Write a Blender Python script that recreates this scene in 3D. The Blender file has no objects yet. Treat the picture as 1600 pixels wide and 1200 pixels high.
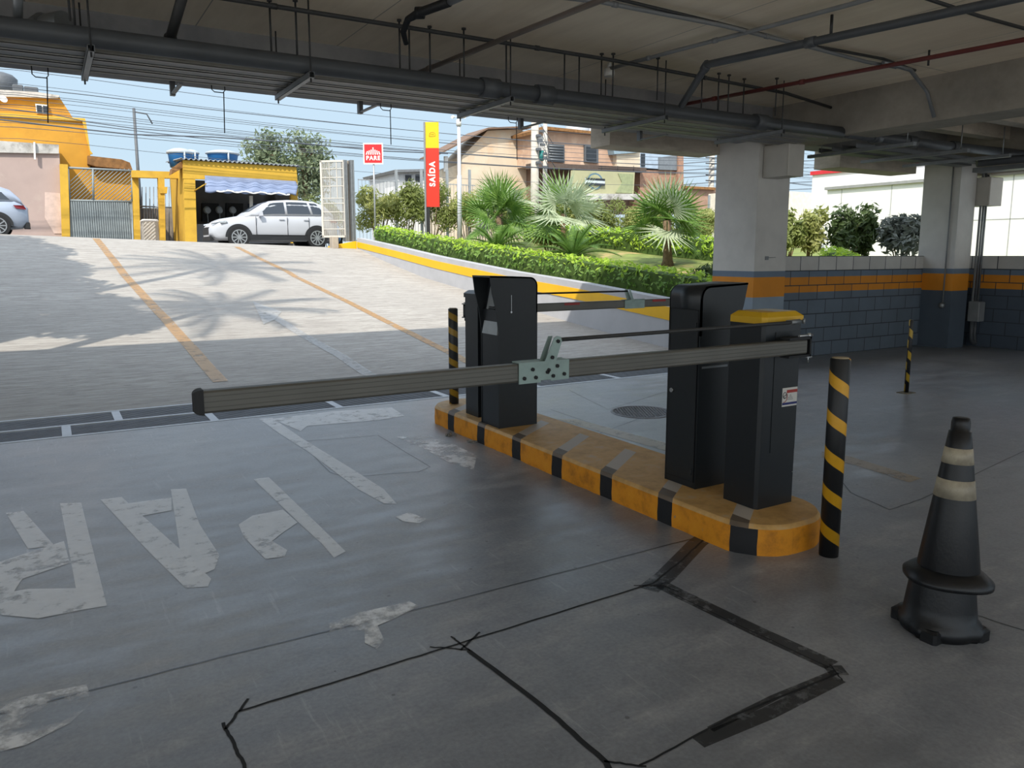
import bpy, bmesh, math, random
from mathutils import Vector, Matrix
import numpy as np
random.seed(7)
SC = bpy.context.scene
COL = SC.collection

# ------------------------------------------------------------ camera, sky, sun, exposure
CF, CCX, CCY, CH = 1200., 800., 572., 1.5
TH, PS = math.radians(8.3), math.radians(31)
FW = Vector((math.sin(PS)*math.cos(TH), math.cos(PS)*math.cos(TH), -math.sin(TH)))
RT = Vector((math.cos(PS), -math.sin(PS), 0)); UPV = RT.cross(FW); CP = Vector((0, 0, CH))
cd = bpy.data.cameras.new('camera'); cam = bpy.data.objects.new('camera', cd); COL.objects.link(cam)
cd.sensor_width = 36; cd.lens = CF/1600*36; cd.shift_y = -28/1600; cd.clip_end = 400; cd.clip_start = .05
cam.matrix_world = Matrix.Translation(CP) @ Matrix((RT, UPV, -FW)).transposed().to_4x4()
SC.camera = cam
SC.cycles.diffuse_bounces = 8; SC.cycles.max_bounces = 12
SC.view_settings.view_transform = 'Standard'; SC.view_settings.look = 'None'
SC.view_settings.exposure = 0.36; SC.view_settings.gamma = 1; SC.view_settings.use_curve_mapping = False

wd = bpy.data.worlds.new('sky'); SC.world = wd; wd.use_nodes = True
nt = wd.node_tree; nt.nodes.clear()
wo = nt.nodes.new('ShaderNodeOutputWorld'); bg = nt.nodes.new('ShaderNodeBackground')
tc = nt.nodes.new('ShaderNodeTexCoord'); sx = nt.nodes.new('ShaderNodeSeparateXYZ'); cr = nt.nodes.new('ShaderNodeValToRGB')
nt.links.new(tc.outputs['Generated'], sx.inputs[0]); nt.links.new(sx.outputs['Z'], cr.inputs[0])
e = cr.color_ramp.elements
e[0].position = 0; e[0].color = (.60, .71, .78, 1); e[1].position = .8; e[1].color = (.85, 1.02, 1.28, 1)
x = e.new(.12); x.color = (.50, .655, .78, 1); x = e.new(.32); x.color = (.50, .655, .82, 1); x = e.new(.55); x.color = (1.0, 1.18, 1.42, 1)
SUN = Vector((-.45, -.50, .74)).normalized()
# the sky brightens and whitens round the sun
dt = nt.nodes.new('ShaderNodeVectorMath'); dt.operation = 'DOT_PRODUCT'; dt.inputs[1].default_value = Vector((-.60, -.68, .42)).normalized()
nt.links.new(tc.outputs['Generated'], dt.inputs[0])
gl = nt.nodes.new('ShaderNodeMapRange'); gl.interpolation_type = 'SMOOTHSTEP'; gl.inputs['From Min'].default_value = -.15; gl.inputs['From Max'].default_value = 1.; gl.inputs['To Max'].default_value = .6
nt.links.new(dt.outputs['Value'], gl.inputs['Value'])
mg = nt.nodes.new('ShaderNodeMixRGB'); mg.blend_type = 'ADD'; mg.inputs[0].default_value = 1
gc = nt.nodes.new('ShaderNodeMixRGB'); gc.blend_type = 'MULTIPLY'; gc.inputs[0].default_value = 1; gc.inputs[1].default_value = (1, .97, .92, 1)
nt.links.new(gl.outputs[0], gc.inputs[2]); nt.links.new(cr.outputs[0], mg.inputs[1]); nt.links.new(gc.outputs[0], mg.inputs[2])
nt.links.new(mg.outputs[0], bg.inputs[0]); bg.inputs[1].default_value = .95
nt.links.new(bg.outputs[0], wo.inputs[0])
sd = bpy.data.lights.new('sun', 'SUN'); sd.energy = 4.25; sd.angle = math.radians(.6); sd.color = (1, .94, .84)
so = bpy.data.objects.new('sun', sd); COL.objects.link(so); so.rotation_euler = (-SUN).to_track_quat('-Z', 'Y').to_euler()
so.location = (-20, -20, 40)

# ------------------------------------------------------------ measuring helpers (a pixel of the photo to a real place)
def ray(px, py): return FW + RT*((px-CCX)/CF) - UPV*((py-CCY)/CF)
def onz(px, py, z=0):
    d = ray(px, py); return CP + d*((z-CH)/d.z)
def ony(px, py, Y):
    d = ray(px, py); return CP + d*(Y/d.y)
def onx(px, py, X):
    d = ray(px, py); return CP + d*(X/d.x)
KY = [8.2, 9.2, 10.5, 12, 15.7, 18.5, 21, 23.3, 24.5, 27, 60]
KZ = [0, .02, .11, .24, .62, .90, 1.27, 1.66, 1.70, 1.66, 1.70]
def gz(x, y):
    z = float(np.interp(y, KY, KZ)); t = min(max((y-13)/10, 0), 1)
    return z + (8.4-max(min(x, 30), -20))*.034*t*t*(3-2*t)
def onramp(px, py):
    d = ray(px, py); t = 4.
    while t < 80:
        P = CP+d*t
        if P.z <= gz(P.x, P.y): return P
        t += .01
    return P

# ------------------------------------------------------------ materials
EXT = 1.0   # reflectance level of the surface palette (outdoor colours darkened to balance the raised sky and sun)
def srgb(c):
    if isinstance(c, str): c = tuple(int(c[i:i+2], 16) for i in (0, 2, 4))
    return tuple(EXT*(v/255/12.92 if v/255 <= .04045 else ((v/255+.055)/1.055)**2.4) for v in c)+(1,)
MC = {}
class N:
    def __init__(s, name):
        s.m = bpy.data.materials.new(name); s.m.use_nodes = True; s.t = s.m.node_tree
        s.b = s.t.nodes['Principled BSDF']; s.out = s.t.nodes['Material Output']
    def n(s, kind, **kw):
        q = s.t.nodes.new('ShaderNode'+kind)
        for k, v in kw.items():
            if k.startswith('i_'): q.inputs[k[2:].replace('_', ' ')].default_value = v
            else: setattr(q, k, v)
        return q
    def l(s, a, b): s.t.links.new(a, b)
    def pos(s): return s.n('NewGeometry').outputs['Position']
    def math(s, op, a, b=None, c=None):
        q = s.n('Math', operation=op)
        for i, v in enumerate((a, b, c)):
            if v is None: continue
            if isinstance(v, (int, float)): q.inputs[i].default_value = v
            else: s.l(v, q.inputs[i])
        return q.outputs[0]
    def noise(s, vec, scale, detail=4, rough=.55):
        q = s.n('TexNoise'); q.inputs['Scale'].default_value = scale; q.inputs['Detail'].default_value = detail
        q.inputs['Roughness'].default_value = rough; s.l(vec, q.inputs['Vector']); return q.outputs['Fac']
    def mapv(s, vec, scale):
        q = s.n('Mapping'); q.inputs['Scale'].default_value = scale; s.l(vec, q.inputs['Vector']); return q.outputs[0]
    def ramp(s, fac, stops):
        q = s.n('ValToRGB'); el = q.color_ramp.elements
        el[0].position, el[0].color = stops[0][0], stops[0][1]; el[1].position, el[1].color = stops[-1][0], stops[-1][1]
        for p, c in stops[1:-1]: w = el.new(p); w.color = c
        s.l(fac, q.inputs[0]); return q.outputs[0]
    def mix(s, fac, a, b, mode='MIX'):
        q = s.n('MixRGB', blend_type=mode)
        for i, v in zip((0, 1, 2), (fac, a, b)):
            if isinstance(v, (int, float)): q.inputs[i].default_value = v
            elif isinstance(v, tuple): q.inputs[i].default_value = v
            else: s.l(v, q.inputs[i])
        return q.outputs[0]
    def col(s, c): s.l(c, s.b.inputs['Base Color'])
    def bump(s, h, st=.3, dist=.01):
        q = s.n('Bump'); q.inputs['Strength'].default_value = st; q.inputs['Distance'].default_value = dist
        s.l(h, q.inputs['Height']); s.l(q.outputs[0], s.b.inputs['Normal'])
def mat(name, c, rough=.6, metal=0, var=.12, scale=6, bump=0, alpha=None, spec=None, dirt=None):
    if name in MC: return MC[name]
    k = N(name); c = srgb(c); k.b.inputs['Roughness'].default_value = rough; k.b.inputs['Metallic'].default_value = metal
    if spec is not None: k.b.inputs['Specular IOR Level'].default_value = spec
    v = k.pos(); f = k.noise(v, scale)
    lo = tuple(x*(1-var) for x in c[:3])+(1,); hi = tuple(min(1, x*(1+var)) for x in c[:3])+(1,)
    o = k.ramp(f, [(.3, lo), (.7, hi)])
    if dirt:
        o = k.mix(k.ramp(k.noise(v, scale*.35, 8, .7), [(.52, (0, 0, 0, 1)), (.66, (1, 1, 1, 1))]), o, srgb(dirt))
    k.col(o)
    if bump: k.bump(k.noise(v, scale*5, 6), bump)
    if alpha is not None: k.b.inputs['Alpha'].default_value = alpha
    MC[name] = k.m; return k.m

# ------------------------------------------------------------ mesh builder
class MB:
    def __init__(s): s.v = []; s.f = []; s.mi = []; s.sm = []
    def add(s, vs, fs, mi=0, sm=False):
        o = len(s.v); s.v += [tuple(v) for v in vs]
        for f in fs: s.f.append(tuple(i+o for i in f)); s.mi.append(mi); s.sm.append(sm)
        return s
    def box(s, a, b, mi=0, M=None):
        x0, y0, z0 = a; x1, y1, z1 = b
        vs = [Vector(p) for p in ((x0,y0,z0),(x1,y0,z0),(x1,y1,z0),(x0,y1,z0),(x0,y0,z1),(x1,y0,z1),(x1,y1,z1),(x0,y1,z1))]
        if M: vs = [M @ v for v in vs]
        return s.add(vs, [(0,3,2,1),(4,5,6,7),(0,1,5,4),(1,2,6,5),(2,3,7,6),(3,0,4,7)], mi)
    def cbox(s, a, b, c=.01, mi=0):   # box with chamfered vertical edges and top
        x0, y0, z0 = a; x1, y1, z1 = b
        def ring(i, z): return [(x0+i+c,y0+i,z),(x1-i-c,y0+i,z),(x1-i,y0+i+c,z),(x1-i,y1-i-c,z),(x1-i-c,y1-i,z),(x0+i+c,y1-i,z),(x0+i,y1-i-c,z),(x0+i,y0+i+c,z)]
        return s.rings([ring(0, z0), ring(0, z1-c), ring(c, z1)], mi)
    def rings(s, rs, mi=0, sm=False, cap=True, closed=True):
        n = len(rs[0]); vs = [p for r in rs for p in r]; fs = []
        for k in range(len(rs)-1):
            for i in range(n if closed else n-1):
                j = (i+1) % n; fs.append((k*n+i, k*n+j, (k+1)*n+j, (k+1)*n+i))
        s.add(vs, fs, mi, sm)
        if cap and closed:
            s.add(rs[0], [tuple(range(n))[::-1]], mi); s.add(rs[-1], [tuple(range(n))], mi)
        return s
    def cyl(s, p, q, r, r2=None, n=12, mi=0, cap=True, sm=True):
        return s.tube([p, q], [r, r if r2 is None else r2], n, mi, cap, sm)
    def tube(s, pts, r, n=8, mi=0, cap=True, sm=True):
        pts = [Vector(p) for p in pts]; rs = r if isinstance(r, (list, tuple)) else [r]*len(pts)
        out = []; up = None
        for i, p in enumerate(pts):
            d = (pts[min(i+1, len(pts)-1)]-pts[max(i-1, 0)]).normalized()
            if up is None: up = d.orthogonal().normalized()
            a = (up-d*up.dot(d)); a = a.normalized() if a.length > 1e-6 else d.orthogonal().normalized(); up = a; b = d.cross(a)
            out.append([p+(a*math.cos(t)+b*math.sin(t))*rs[i] for t in [2*math.pi*k/n for k in range(n)]])
        return s.rings(out, mi, sm, cap)
    def lathe(s, prof, c=(0,0,0), n=24, mi=0, sm=True, mis=None):
        c = Vector(c); o = []
        for r, z in prof: o.append([c+Vector((r*math.cos(2*math.pi*k/n), r*math.sin(2*math.pi*k/n), z)) for k in range(n)])
        for i in range(len(o)-1): s.rings([o[i], o[i+1]], mis[i] if mis else mi, sm, False)
        s.add(o[-1], [tuple(range(n))], mis[-1] if mis else mi); s.add(o[0], [tuple(range(n))[::-1]], mis[0] if mis else mi)
        return s
    def prism(s, poly, d, mi=0):  # poly: list of 3D points, extruded by vector d
        n = len(poly); P = [Vector(p) for p in poly]; d = Vector(d); Q = [p+d for p in P]
        s.add(P+Q, [tuple(range(n))[::-1], tuple(range(n, 2*n))]+[(i, (i+1) % n, n+(i+1) % n, n+i) for i in range(n)], mi); return s
    def build(s, name, mats, parent=None, loc=None, flat=False, fixn=True):
        me = bpy.data.meshes.new(name); L = Vector(loc) if loc else Vector()
        me.from_pydata([Vector(v)-L for v in s.v], [], s.f)
        if not isinstance(mats, (list, tuple)): mats = [mats]
        for m in mats: me.materials.append(m)
        me.polygons.foreach_set('material_index', s.mi)
        me.polygons.foreach_set('use_smooth', [bool(q) and not flat for q in s.sm])
        if fixn and len(s.f) < 60000:
            bm = bmesh.new(); bm.from_mesh(me); bmesh.ops.remove_doubles(bm, verts=bm.verts, dist=1e-5)
            bmesh.ops.recalc_face_normals(bm, faces=bm.faces)
            bm.to_mesh(me); bm.free()
        me.update()
        o = bpy.data.objects.new(name, me); COL.objects.link(o); o.location = L
        if parent: o.parent = parent
        return o
def tag(o, label=None, cat=None, group=None, kind=None):
    if label: o['label'] = label
    if cat: o['category'] = cat
    if group: o['group'] = group
    if kind: o['kind'] = kind
    return o
def st(o, label=None): return tag(o, label, None, None, 'structure')
def empty(name, loc, label, cat, group=None, rz=0):
    o = bpy.data.objects.new(name, None); COL.objects.link(o); o.location = loc; o.rotation_euler = (0, 0, rz)
    o.empty_display_size = .1
    return tag(o, label, cat, group)
def copy_tree(o, parent=None):
    c = o.copy(); COL.objects.link(c); c.parent = parent
    for ch in list(o.children): copy_tree(ch, c)
    return c
def child_label(o, t): o['label'] = t; return o
def text(body, size, M, m, name, parent=None, ext=.004, bold=0.0, sx=1.0, sp=1.0):
    cu = bpy.data.curves.new(name, 'FONT'); cu.body = body; cu.size = size; cu.extrude = ext; cu.offset = bold
    cu.space_character = sp; cu.align_x = 'CENTER'; cu.align_y = 'CENTER'
    t = bpy.data.objects.new('tmp', cu); COL.objects.link(t)
    bpy.context.view_layer.update()
    me = bpy.data.meshes.new_from_object(t.evaluated_get(bpy.context.evaluated_depsgraph_get()))
    bpy.data.objects.remove(t); me.materials.clear(); me.materials.append(m)
    me.transform(M @ Matrix.Diagonal((sx, 1, 1, 1)))
    o = bpy.data.objects.new(name, me); COL.objects.link(o); o.parent = parent
    return o

# ------------------------------------------------------------ special materials
def floor_mat():
    k = N('polished concrete'); p = k.pos()
    big = k.noise(p, .45, 5, .6); mid = k.noise(k.mapv(p, (.8, 2.4, 1)), 2.2, 8, .65); fine = k.noise(p, 60, 3, .6)
    c = k.ramp(big, [(.3, srgb('82868e')), (.5, srgb('989ca3')), (.7, srgb('adafb2'))])
    c = k.mix(k.math('MULTIPLY', mid, .7), c, k.ramp(mid, [(.35, srgb('6a6b6f')), (.52, srgb('949597')), (.72, srgb('d0cfcd'))]))
    c = k.mix(.45, c, k.ramp(fine, [(.3, (.45, .45, .45, 1)), (.7, (1, 1, 1, 1))]), 'MULTIPLY')
    sml = k.noise(p, 9, 9, .75); c = k.mix(.55, c, k.ramp(sml, [(.34, (.62, .62, .63, 1)), (.5, (.90, .90, .90, 1)), (.68, (1, 1, 1, 1))]), 'MULTIPLY')
    pit = k.n('TexVoronoi'); pit.inputs['Scale'].default_value = 5.5; k.l(p, pit.inputs['Vector']); pm = k.math('LESS_THAN', pit.outputs['Distance'], .045); c = k.mix(k.math('MULTIPLY', pm, .6), c, srgb('3c3c3e'))
    sc_ = k.ramp(k.noise(k.mapv(p, (14, 1.2, 1)), 1.6, 7, .7), [(.60, (0, 0, 0, 1)), (.72, (1, 1, 1, 1))]); c = k.mix(k.math('MULTIPLY', sc_, .35), c, srgb('d4d4d6'))
    # darker tyre-worn zone of the lane (dirt)
    blot = k.ramp(k.noise(p, 1.1, 3, .5), [(.55, (0, 0, 0, 1)), (.8, (1, 1, 1, 1))])
    c = k.mix(k.math('MULTIPLY', blot, .4), c, srgb('4a4a4c'))
    k.col(c)
    r = k.ramp(mid, [(.3, (.28, .28, .28, 1)), (.5, (.40, .40, .40, 1)), (.7, (.52, .52, .52, 1))]); k.l(r, k.b.inputs['Roughness'])
    k.b.inputs['Specular IOR Level'].default_value = .9; k.bump(k.math('ADD', k.math('MULTIPLY', fine, .3), mid), .12, .004)
    return k.m
def ramp_mat():
    k = N('striated ramp concrete'); p = k.pos()
    st1 = k.noise(k.mapv(p, (1.1, 9, 1)), 1.6, 6, .62); fine = k.noise(k.mapv(p, (2.5, 30, 1)), 2, 5, .7); big = k.noise(p, .3, 3)
    c = k.ramp(big, [(.3, srgb('bab4ab')), (.7, srgb('cdc7bd'))])
    c = k.mix(k.ramp(st1, [(.40, (1, 1, 1, 1)), (.58, (0, 0, 0, 1))]), c, srgb('b0a9a0'))
    c = k.mix(k.ramp(fine, [(.33, (.9, .9, .9, 1)), (.5, (0, 0, 0, 1))]), c, srgb('857e76'))
    sy = k.n('SeparateXYZ'); k.l(p, sy.inputs[0])
    # groove joints cut across the slope
    k.col(c); k.b.inputs['Roughness'].default_value = .8
    k.bump(k.math('ADD', fine, st1), .5, .012)
    return k.m
def conc_mat(name, a, b, sc=1.2, streak=(1, 1, 1)):
    k = N(name); p = k.pos(); n1 = k.noise(k.mapv(p, streak), sc, 7, .62); n2 = k.noise(p, 14, 4)
    c = k.ramp(n1, [(.3, srgb(a)), (.7, srgb(b))]); c = k.mix(.25, c, k.ramp(n2, [(.3, (.6, .6, .6, 1)), (.7, (1, 1, 1, 1))]), 'MULTIPLY')
    k.col(c); k.b.inputs['Roughness'].default_value = .85; k.bump(n2, .2, .01); return k.m
def ceil_mat():
    k = N('board-marked concrete ceiling'); p = k.pos()
    n1 = k.noise(k.mapv(p, (6, .7, 1)), 1.3, 7, .65); n2 = k.noise(p, .8, 4)
    c = k.ramp(n1, [(.3, srgb('e0ceb2')), (.7, srgb('fff0d6'))]); c = k.mix(.5, c, k.ramp(n2, [(.3, srgb('dccab0')), (.7, srgb('fceed4'))]))
    s = k.n('SeparateXYZ'); k.l(p, s.inputs[0])
    fx = k.math('FRACT', k.math('DIVIDE', s.outputs[0], 1.22)); fy = k.math('FRACT', k.math('DIVIDE', s.outputs[1], 2.44))
    ln = k.math('MAXIMUM', k.math('LESS_THAN', fx, .008), k.math('LESS_THAN', fy, .004))
    k.col(k.mix(k.math('MULTIPLY', ln, .6), c, srgb('4a4640'))); k.b.inputs['Roughness'].default_value = .55; k.b.inputs['Specular IOR Level'].default_value = .7; return k.m
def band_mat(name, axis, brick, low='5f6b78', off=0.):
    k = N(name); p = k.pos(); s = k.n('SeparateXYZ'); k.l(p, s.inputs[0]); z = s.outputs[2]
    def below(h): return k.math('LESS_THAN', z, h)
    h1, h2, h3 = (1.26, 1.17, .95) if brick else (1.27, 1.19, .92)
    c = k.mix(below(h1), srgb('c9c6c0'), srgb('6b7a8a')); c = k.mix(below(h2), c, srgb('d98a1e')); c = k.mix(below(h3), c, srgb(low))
    n1 = k.noise(p, 3, 6, .6); c = k.mix(.35, c, k.ramp(n1, [(.3, (.62, .62, .62, 1)), (.65, (1, 1, 1, 1))]), 'MULTIPLY')
    if brick:
        cb = k.n('CombineXYZ'); k.l(k.math('ADD', s.outputs[axis], off), cb.inputs[0]); k.l(z, cb.inputs[1])
        b = k.n('TexBrick'); k.l(cb.outputs[0], b.inputs['Vector']); b.offset = .5
        b.inputs['Scale'].default_value = 1; b.inputs['Brick Width'].default_value = .40; b.inputs['Row Height'].default_value = .21
        b.inputs['Mortar Size'].default_value = .007; b.inputs['Mortar Smooth'].default_value = .1
        b.inputs['Color1'].default_value = (1, 1, 1, 1); b.inputs['Color2'].default_value = (.86, .86, .86, 1)
        c = k.mix(1., c, b.outputs['Color'], 'MULTIPLY'); c = k.mix(b.outputs['Fac'], c, srgb('33383e'))
        k.bump(k.math('SUBTRACT', 1., b.outputs['Fac']), .6, .008)
    k.col(c); k.b.inputs['Roughness'].default_value = .7; return k.m
def stripe_mat(name, pitch, duty, slope, yel='d9a01c', blk='17181a', rough=.45, r=.046, ph=0.):
    # helical tape: stripe coordinate = z + slope*angle in the object's own frame
    k = N(name); t = k.n('TexCoord'); s = k.n('SeparateXYZ'); k.l(t.outputs['Object'], s.inputs[0])
    a = k.math('ARCTAN2', s.outputs[1], s.outputs[0]); u = k.math('ADD', s.outputs[2], k.math('MULTIPLY', a, slope))
    f = k.math('FRACT', k.math('DIVIDE', k.math('ADD', u, 10+ph), pitch)); q = k.math('LESS_THAN', f, duty)
    c = k.mix(q, srgb(blk), srgb(yel)); n1 = k.noise(t.outputs['Object'], 12, 5)
    k.col(k.mix(.3, c, k.ramp(n1, [(.3, (.6, .6, .6, 1)), (.6, (1, 1, 1, 1))]), 'MULTIPLY')); k.b.inputs['Roughness'].default_value = rough
    return k.m
def kerb_mat(top):
    k = N('kerb top paint' if top else 'kerb side paint'); p = k.pos(); s = k.n('SeparateXYZ'); k.l(p, s.inputs[0])
    u = k.math('ADD', s.outputs[1], k.math('MULTIPLY', s.outputs[0], -1.0)) if top else s.outputs[1]
    f = k.math('FRACT', k.math('DIVIDE', k.math('ADD', s.outputs[1], -2.52 if not top else -2.52), .535))
    if top:
        f = k.math('FRACT', k.math('DIVIDE', k.math('SUBTRACT', k.math('SUBTRACT', s.outputs[1], k.math('MULTIPLY', s.outputs[0], .72)), 2.52-.72*2.87), .535))
    q = k.math('LESS_THAN', f, .22); n1 = k.noise(p, 9, 7, .65)
    if top:
        base = k.ramp(n1, [(.3, srgb('b08a50')), (.55, srgb('cfa465')), (.75, srgb('c2ad8c'))])
        xx = k.math('GREATER_THAN', s.outputs[0], 2.97); blk = k.mix(xx, srgb('4a4a4c'), srgb('b9b5b0'))
        q = k.math('MULTIPLY', q, k.math('LESS_THAN', s.outputs[0], 3.36))
        c = k.mix(k.math('MULTIPLY', q, .85), base, blk)
    else:
        base = k.ramp(n1, [(.28, srgb('a8690f')), (.5, srgb('d98c14')), (.8, srgb('e39a1e'))]); c = k.mix(q, base, srgb('15161a'))
        chips = k.ramp(k.noise(p, 24, 4, .6), [(.70, (0, 0, 0, 1)), (.74, (1, 1, 1, 1))]); c = k.mix(chips, c, srgb('8a8378'))
    k.col(c); k.b.inputs['Roughness'].default_value = .6; k.bump(n1, .4, .01); return k.m
def worn_mat(name, c, lo=.42, hi=.52, strength=.8, sc=9):
    k = N(name); p = k.pos(); n1 = k.noise(p, sc, 8, .68); n2 = k.noise(p, 2.0, 3)
    k.col(k.ramp(n1, [(.3, tuple(v*.8 for v in srgb(c)[:3])+(1,)), (.7, srgb(c))])); k.b.inputs['Roughness'].default_value = .36; k.b.inputs['Specular IOR Level'].default_value = .9
    a = k.ramp(k.math('ADD', k.math('MULTIPLY', n1, .7), k.math('MULTIPLY', n2, .3)), [(lo, (0, 0, 0, 1)), (hi, (strength,)*3+(1,))])
    k.l(a, k.b.inputs['Alpha']); return k.m
def leaf_mat(name, a, b, trans=.35):
    k = N(name); oi = k.n('ObjectInfo'); p = k.pos(); f = k.noise(p, 5, 3, .7); f2 = k.noise(p, 38, 2)
    f = k.math('ADD', k.math('MULTIPLY', f, .6), k.math('MULTIPLY', f2, .4))
    c = k.ramp(f, [(.35, srgb(a)), (.62, srgb(b))]); k.col(c); k.b.inputs['Roughness'].default_value = .55
    tr = k.n('BsdfTranslucent'); k.l(c, tr.inputs[0]); mx = k.n('MixShader'); mx.inputs[0].default_value = trans
    k.l(k.b.outputs[0], mx.inputs[1]); k.l(tr.outputs[0], mx.inputs[2]); k.l(mx.outputs[0], k.out.inputs[0]); return k.m

EXT = .66; M_ramp = ramp_mat(); EXT = 1.0; M_floor = floor_mat(); M_ceil = ceil_mat()
M_conc = conc_mat('beam concrete', '857f76', 'a69e92', 1.5, (1, 1, 1)); M_lint = conc_mat('lintel concrete', 'a09789', 'cfc4b4', 1.3, (1, 1, 4))
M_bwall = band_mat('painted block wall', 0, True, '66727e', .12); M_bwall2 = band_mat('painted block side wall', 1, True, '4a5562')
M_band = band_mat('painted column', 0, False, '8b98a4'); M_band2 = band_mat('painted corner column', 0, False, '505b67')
M_pipe = mat('grey painted pipe', '4a4d50', .5, 0, .15, 4); M_galv = mat('galvanised steel', '85888a', .45, .6, .12, 8)
M_tray = mat('cable tray steel', '6e7072', .5, .5, .12, 5); M_rod = mat('dark threaded rod', '3a3a3a', .6, .3)
M_cond = mat('grey conduit', '7d7f80', .5, 0, .1, 5); M_black = mat('black rubber', '111214', .6, 0, .2, 8)
M_red = mat('red oxide fire pipe', '6a2f2a', .55, 0, .15, 4); M_white = mat('white paint', 'd8d6d0', .6, 0, .06, 3)
M_cab = mat('charcoal powder coat', '191d21', .38, 0, .1, 30); M_cab2 = mat('charcoal powder coat side', '1a1e21', .42, 0, .1, 30)
M_yel = mat('yellow plastic lid', 'd6a818', .4, 0, .06, 8); M_alu = mat('anodised aluminium', '66645e', .45, .5, .1, 4)
M_aluh = mat('aluminium line', '55534e', .4, .5); M_zinc = mat('zinc plate', '8fa09a', .45, .5, .1, 14); M_steel = mat('bright steel', 'b9bbbd', .3, .85, .05)
M_dark = mat('dark interior', '1b1c1e', .7); M_glass = None

# ------------------------------------------------------------ large structure
b = MB(); b.box((-9, -5, -.25), (16, 7.22, 0)); b.box((-9, 7.22, -.45), (16, 8.24, -.16)); b.box((8.38, 7.22, -.25), (16, 8.3, 0)); st(b.build('floor', M_floor))
# ramp and street surface
def grid(name, xs, ys, fz, m, thick=None):
    vs = [(x, y, fz(x, y)) for y in ys for x in xs]; n = len(xs)
    fs = [(j*n+i, j*n+i+1, (j+1)*n+i+1, (j+1)*n+i) for j in range(len(ys)-1) for i in range(n-1)]
    q = MB(); q.add(vs, fs, 0, True); return q.build(name, m, fixn=False)
ys = [8.24]+[8.5+.25*i for i in range(70)]
st(grid('driveway_ramp', [-13+1.02*i for i in range(22)], ys, gz, M_ramp), 'pale striated concrete ramp climbing from the drain to the street')
EXT = .66
M_street = mat('street asphalt', '8a8681', .85, 0, .15, 2)
st(grid('street', [-45+4*i for i in range(32)], [25.7+1.2*i for i in range(16)], gz, M_street), 'grey street at the top of the ramp')
M_lot = mat('bare ground', '9a9184', .9, 0, .15, 1)
st(grid('far_ground', [-80+10*i for i in range(24)], [43.5, 60, 90, 140], lambda x, y: gz(x, 43)-.02, M_lot), 'bare ground behind the houses')

EXT = 1.0
# ceiling slab with beams
M_c = M_ceil
b = MB(); b.box((-9, -5, 3.40), (16, 8.35, 3.65)); st(b.build('ceiling', M_ceil))
b = MB(); b.box((-9, 7.2, 2.98), (16, 7.62, 3.40)); st(b.build('trim_1', conc_mat('shaded beam concrete', '7c7c80', '9c9a98', 1.5)), 'shaded concrete beam along the opening')  # darker, cooler than the other beams: shade put into the colour
b = MB(); b.box((8.32, -5, 2.92), (8.85, 7.2, 3.40)); st(b.build('trim_2', M_conc), 'concrete beam running back from the tall column')
b = MB(); b.box((12.35, -5, 2.92), (12.9, 7.2, 3.40)); st(b.build('trim_3', M_conc), 'concrete beam over the corner column')
b = MB()
for i in range(14): b.box((8.85, -4.4+.82*i, 3.18), (12.35, -4.2+.82*i, 3.40))
st(b.build('trim_4', M_lint), 'ribbed concrete slab soffit beyond the beam')
b = MB(); b.box((6.18, 7.9, 2.86), (8.1, 8.3, 3.4)); b.box((10.35, 7.64, 2.80), (12.3, 8.1, 3.4)); b.box((12.9, 1.0, 2.75), (13.3, 7.2, 3.4)); st(b.build('trim_5', M_lint), 'pale concrete lintel over the opening')
# upper storey and side wing of the same building, whose shade falls on the ramp
EXT = .66
M_ext = mat('outside render', 'b8b3aa', .8, 0, .06, 2)
b = MB(); b.box((-9, 8.0, 3.65), (16, 8.45, 5.45)); b.box((-9, -5, 3.65), (16, 8.0, 3.8)); st(b.build('wall_upper', M_ext))
b = MB(); b.box((-9.6, 8.5, 0), (-4.25, 16.6, 7.3)); st(b.build('wall_wing', M_ext))
M_bounce = mat('bounce ground concrete', 'b5afa6', .85, 0, .1, 1)
b = MB(); b.box((-30, -30, -.3), (-9, 8.2, -.02)); b.box((-9, -30, -.3), (30, -5.0, -.02)); st(b.build('ground', M_bounce), 'unseen pale ground added around the garage to bounce sunlight in')  # unseen ground added to bounce sunlight up to the ceiling

EXT = 1.0
# columns and block walls
b = MB(); b.box((8.1, 7.2, 0), (8.72, 7.95, 2.975)); b.box((8.1, 7.63, 2.975), (8.72, 7.95, 3.40)); st(b.build('concrete_column', M_band), 'tall painted concrete column at the end of the planter wall')
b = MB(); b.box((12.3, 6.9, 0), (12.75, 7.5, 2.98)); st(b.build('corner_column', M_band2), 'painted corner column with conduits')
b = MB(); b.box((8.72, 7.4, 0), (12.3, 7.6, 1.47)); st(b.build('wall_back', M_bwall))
b = MB(); b.box((13.0, -2, 0), (13.2, 7.5, 1.47)); b.box((12.75, 7.3, 0), (13.0, 7.5, 1.47)); st(b.build('wall_right', M_bwall2))

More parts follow.
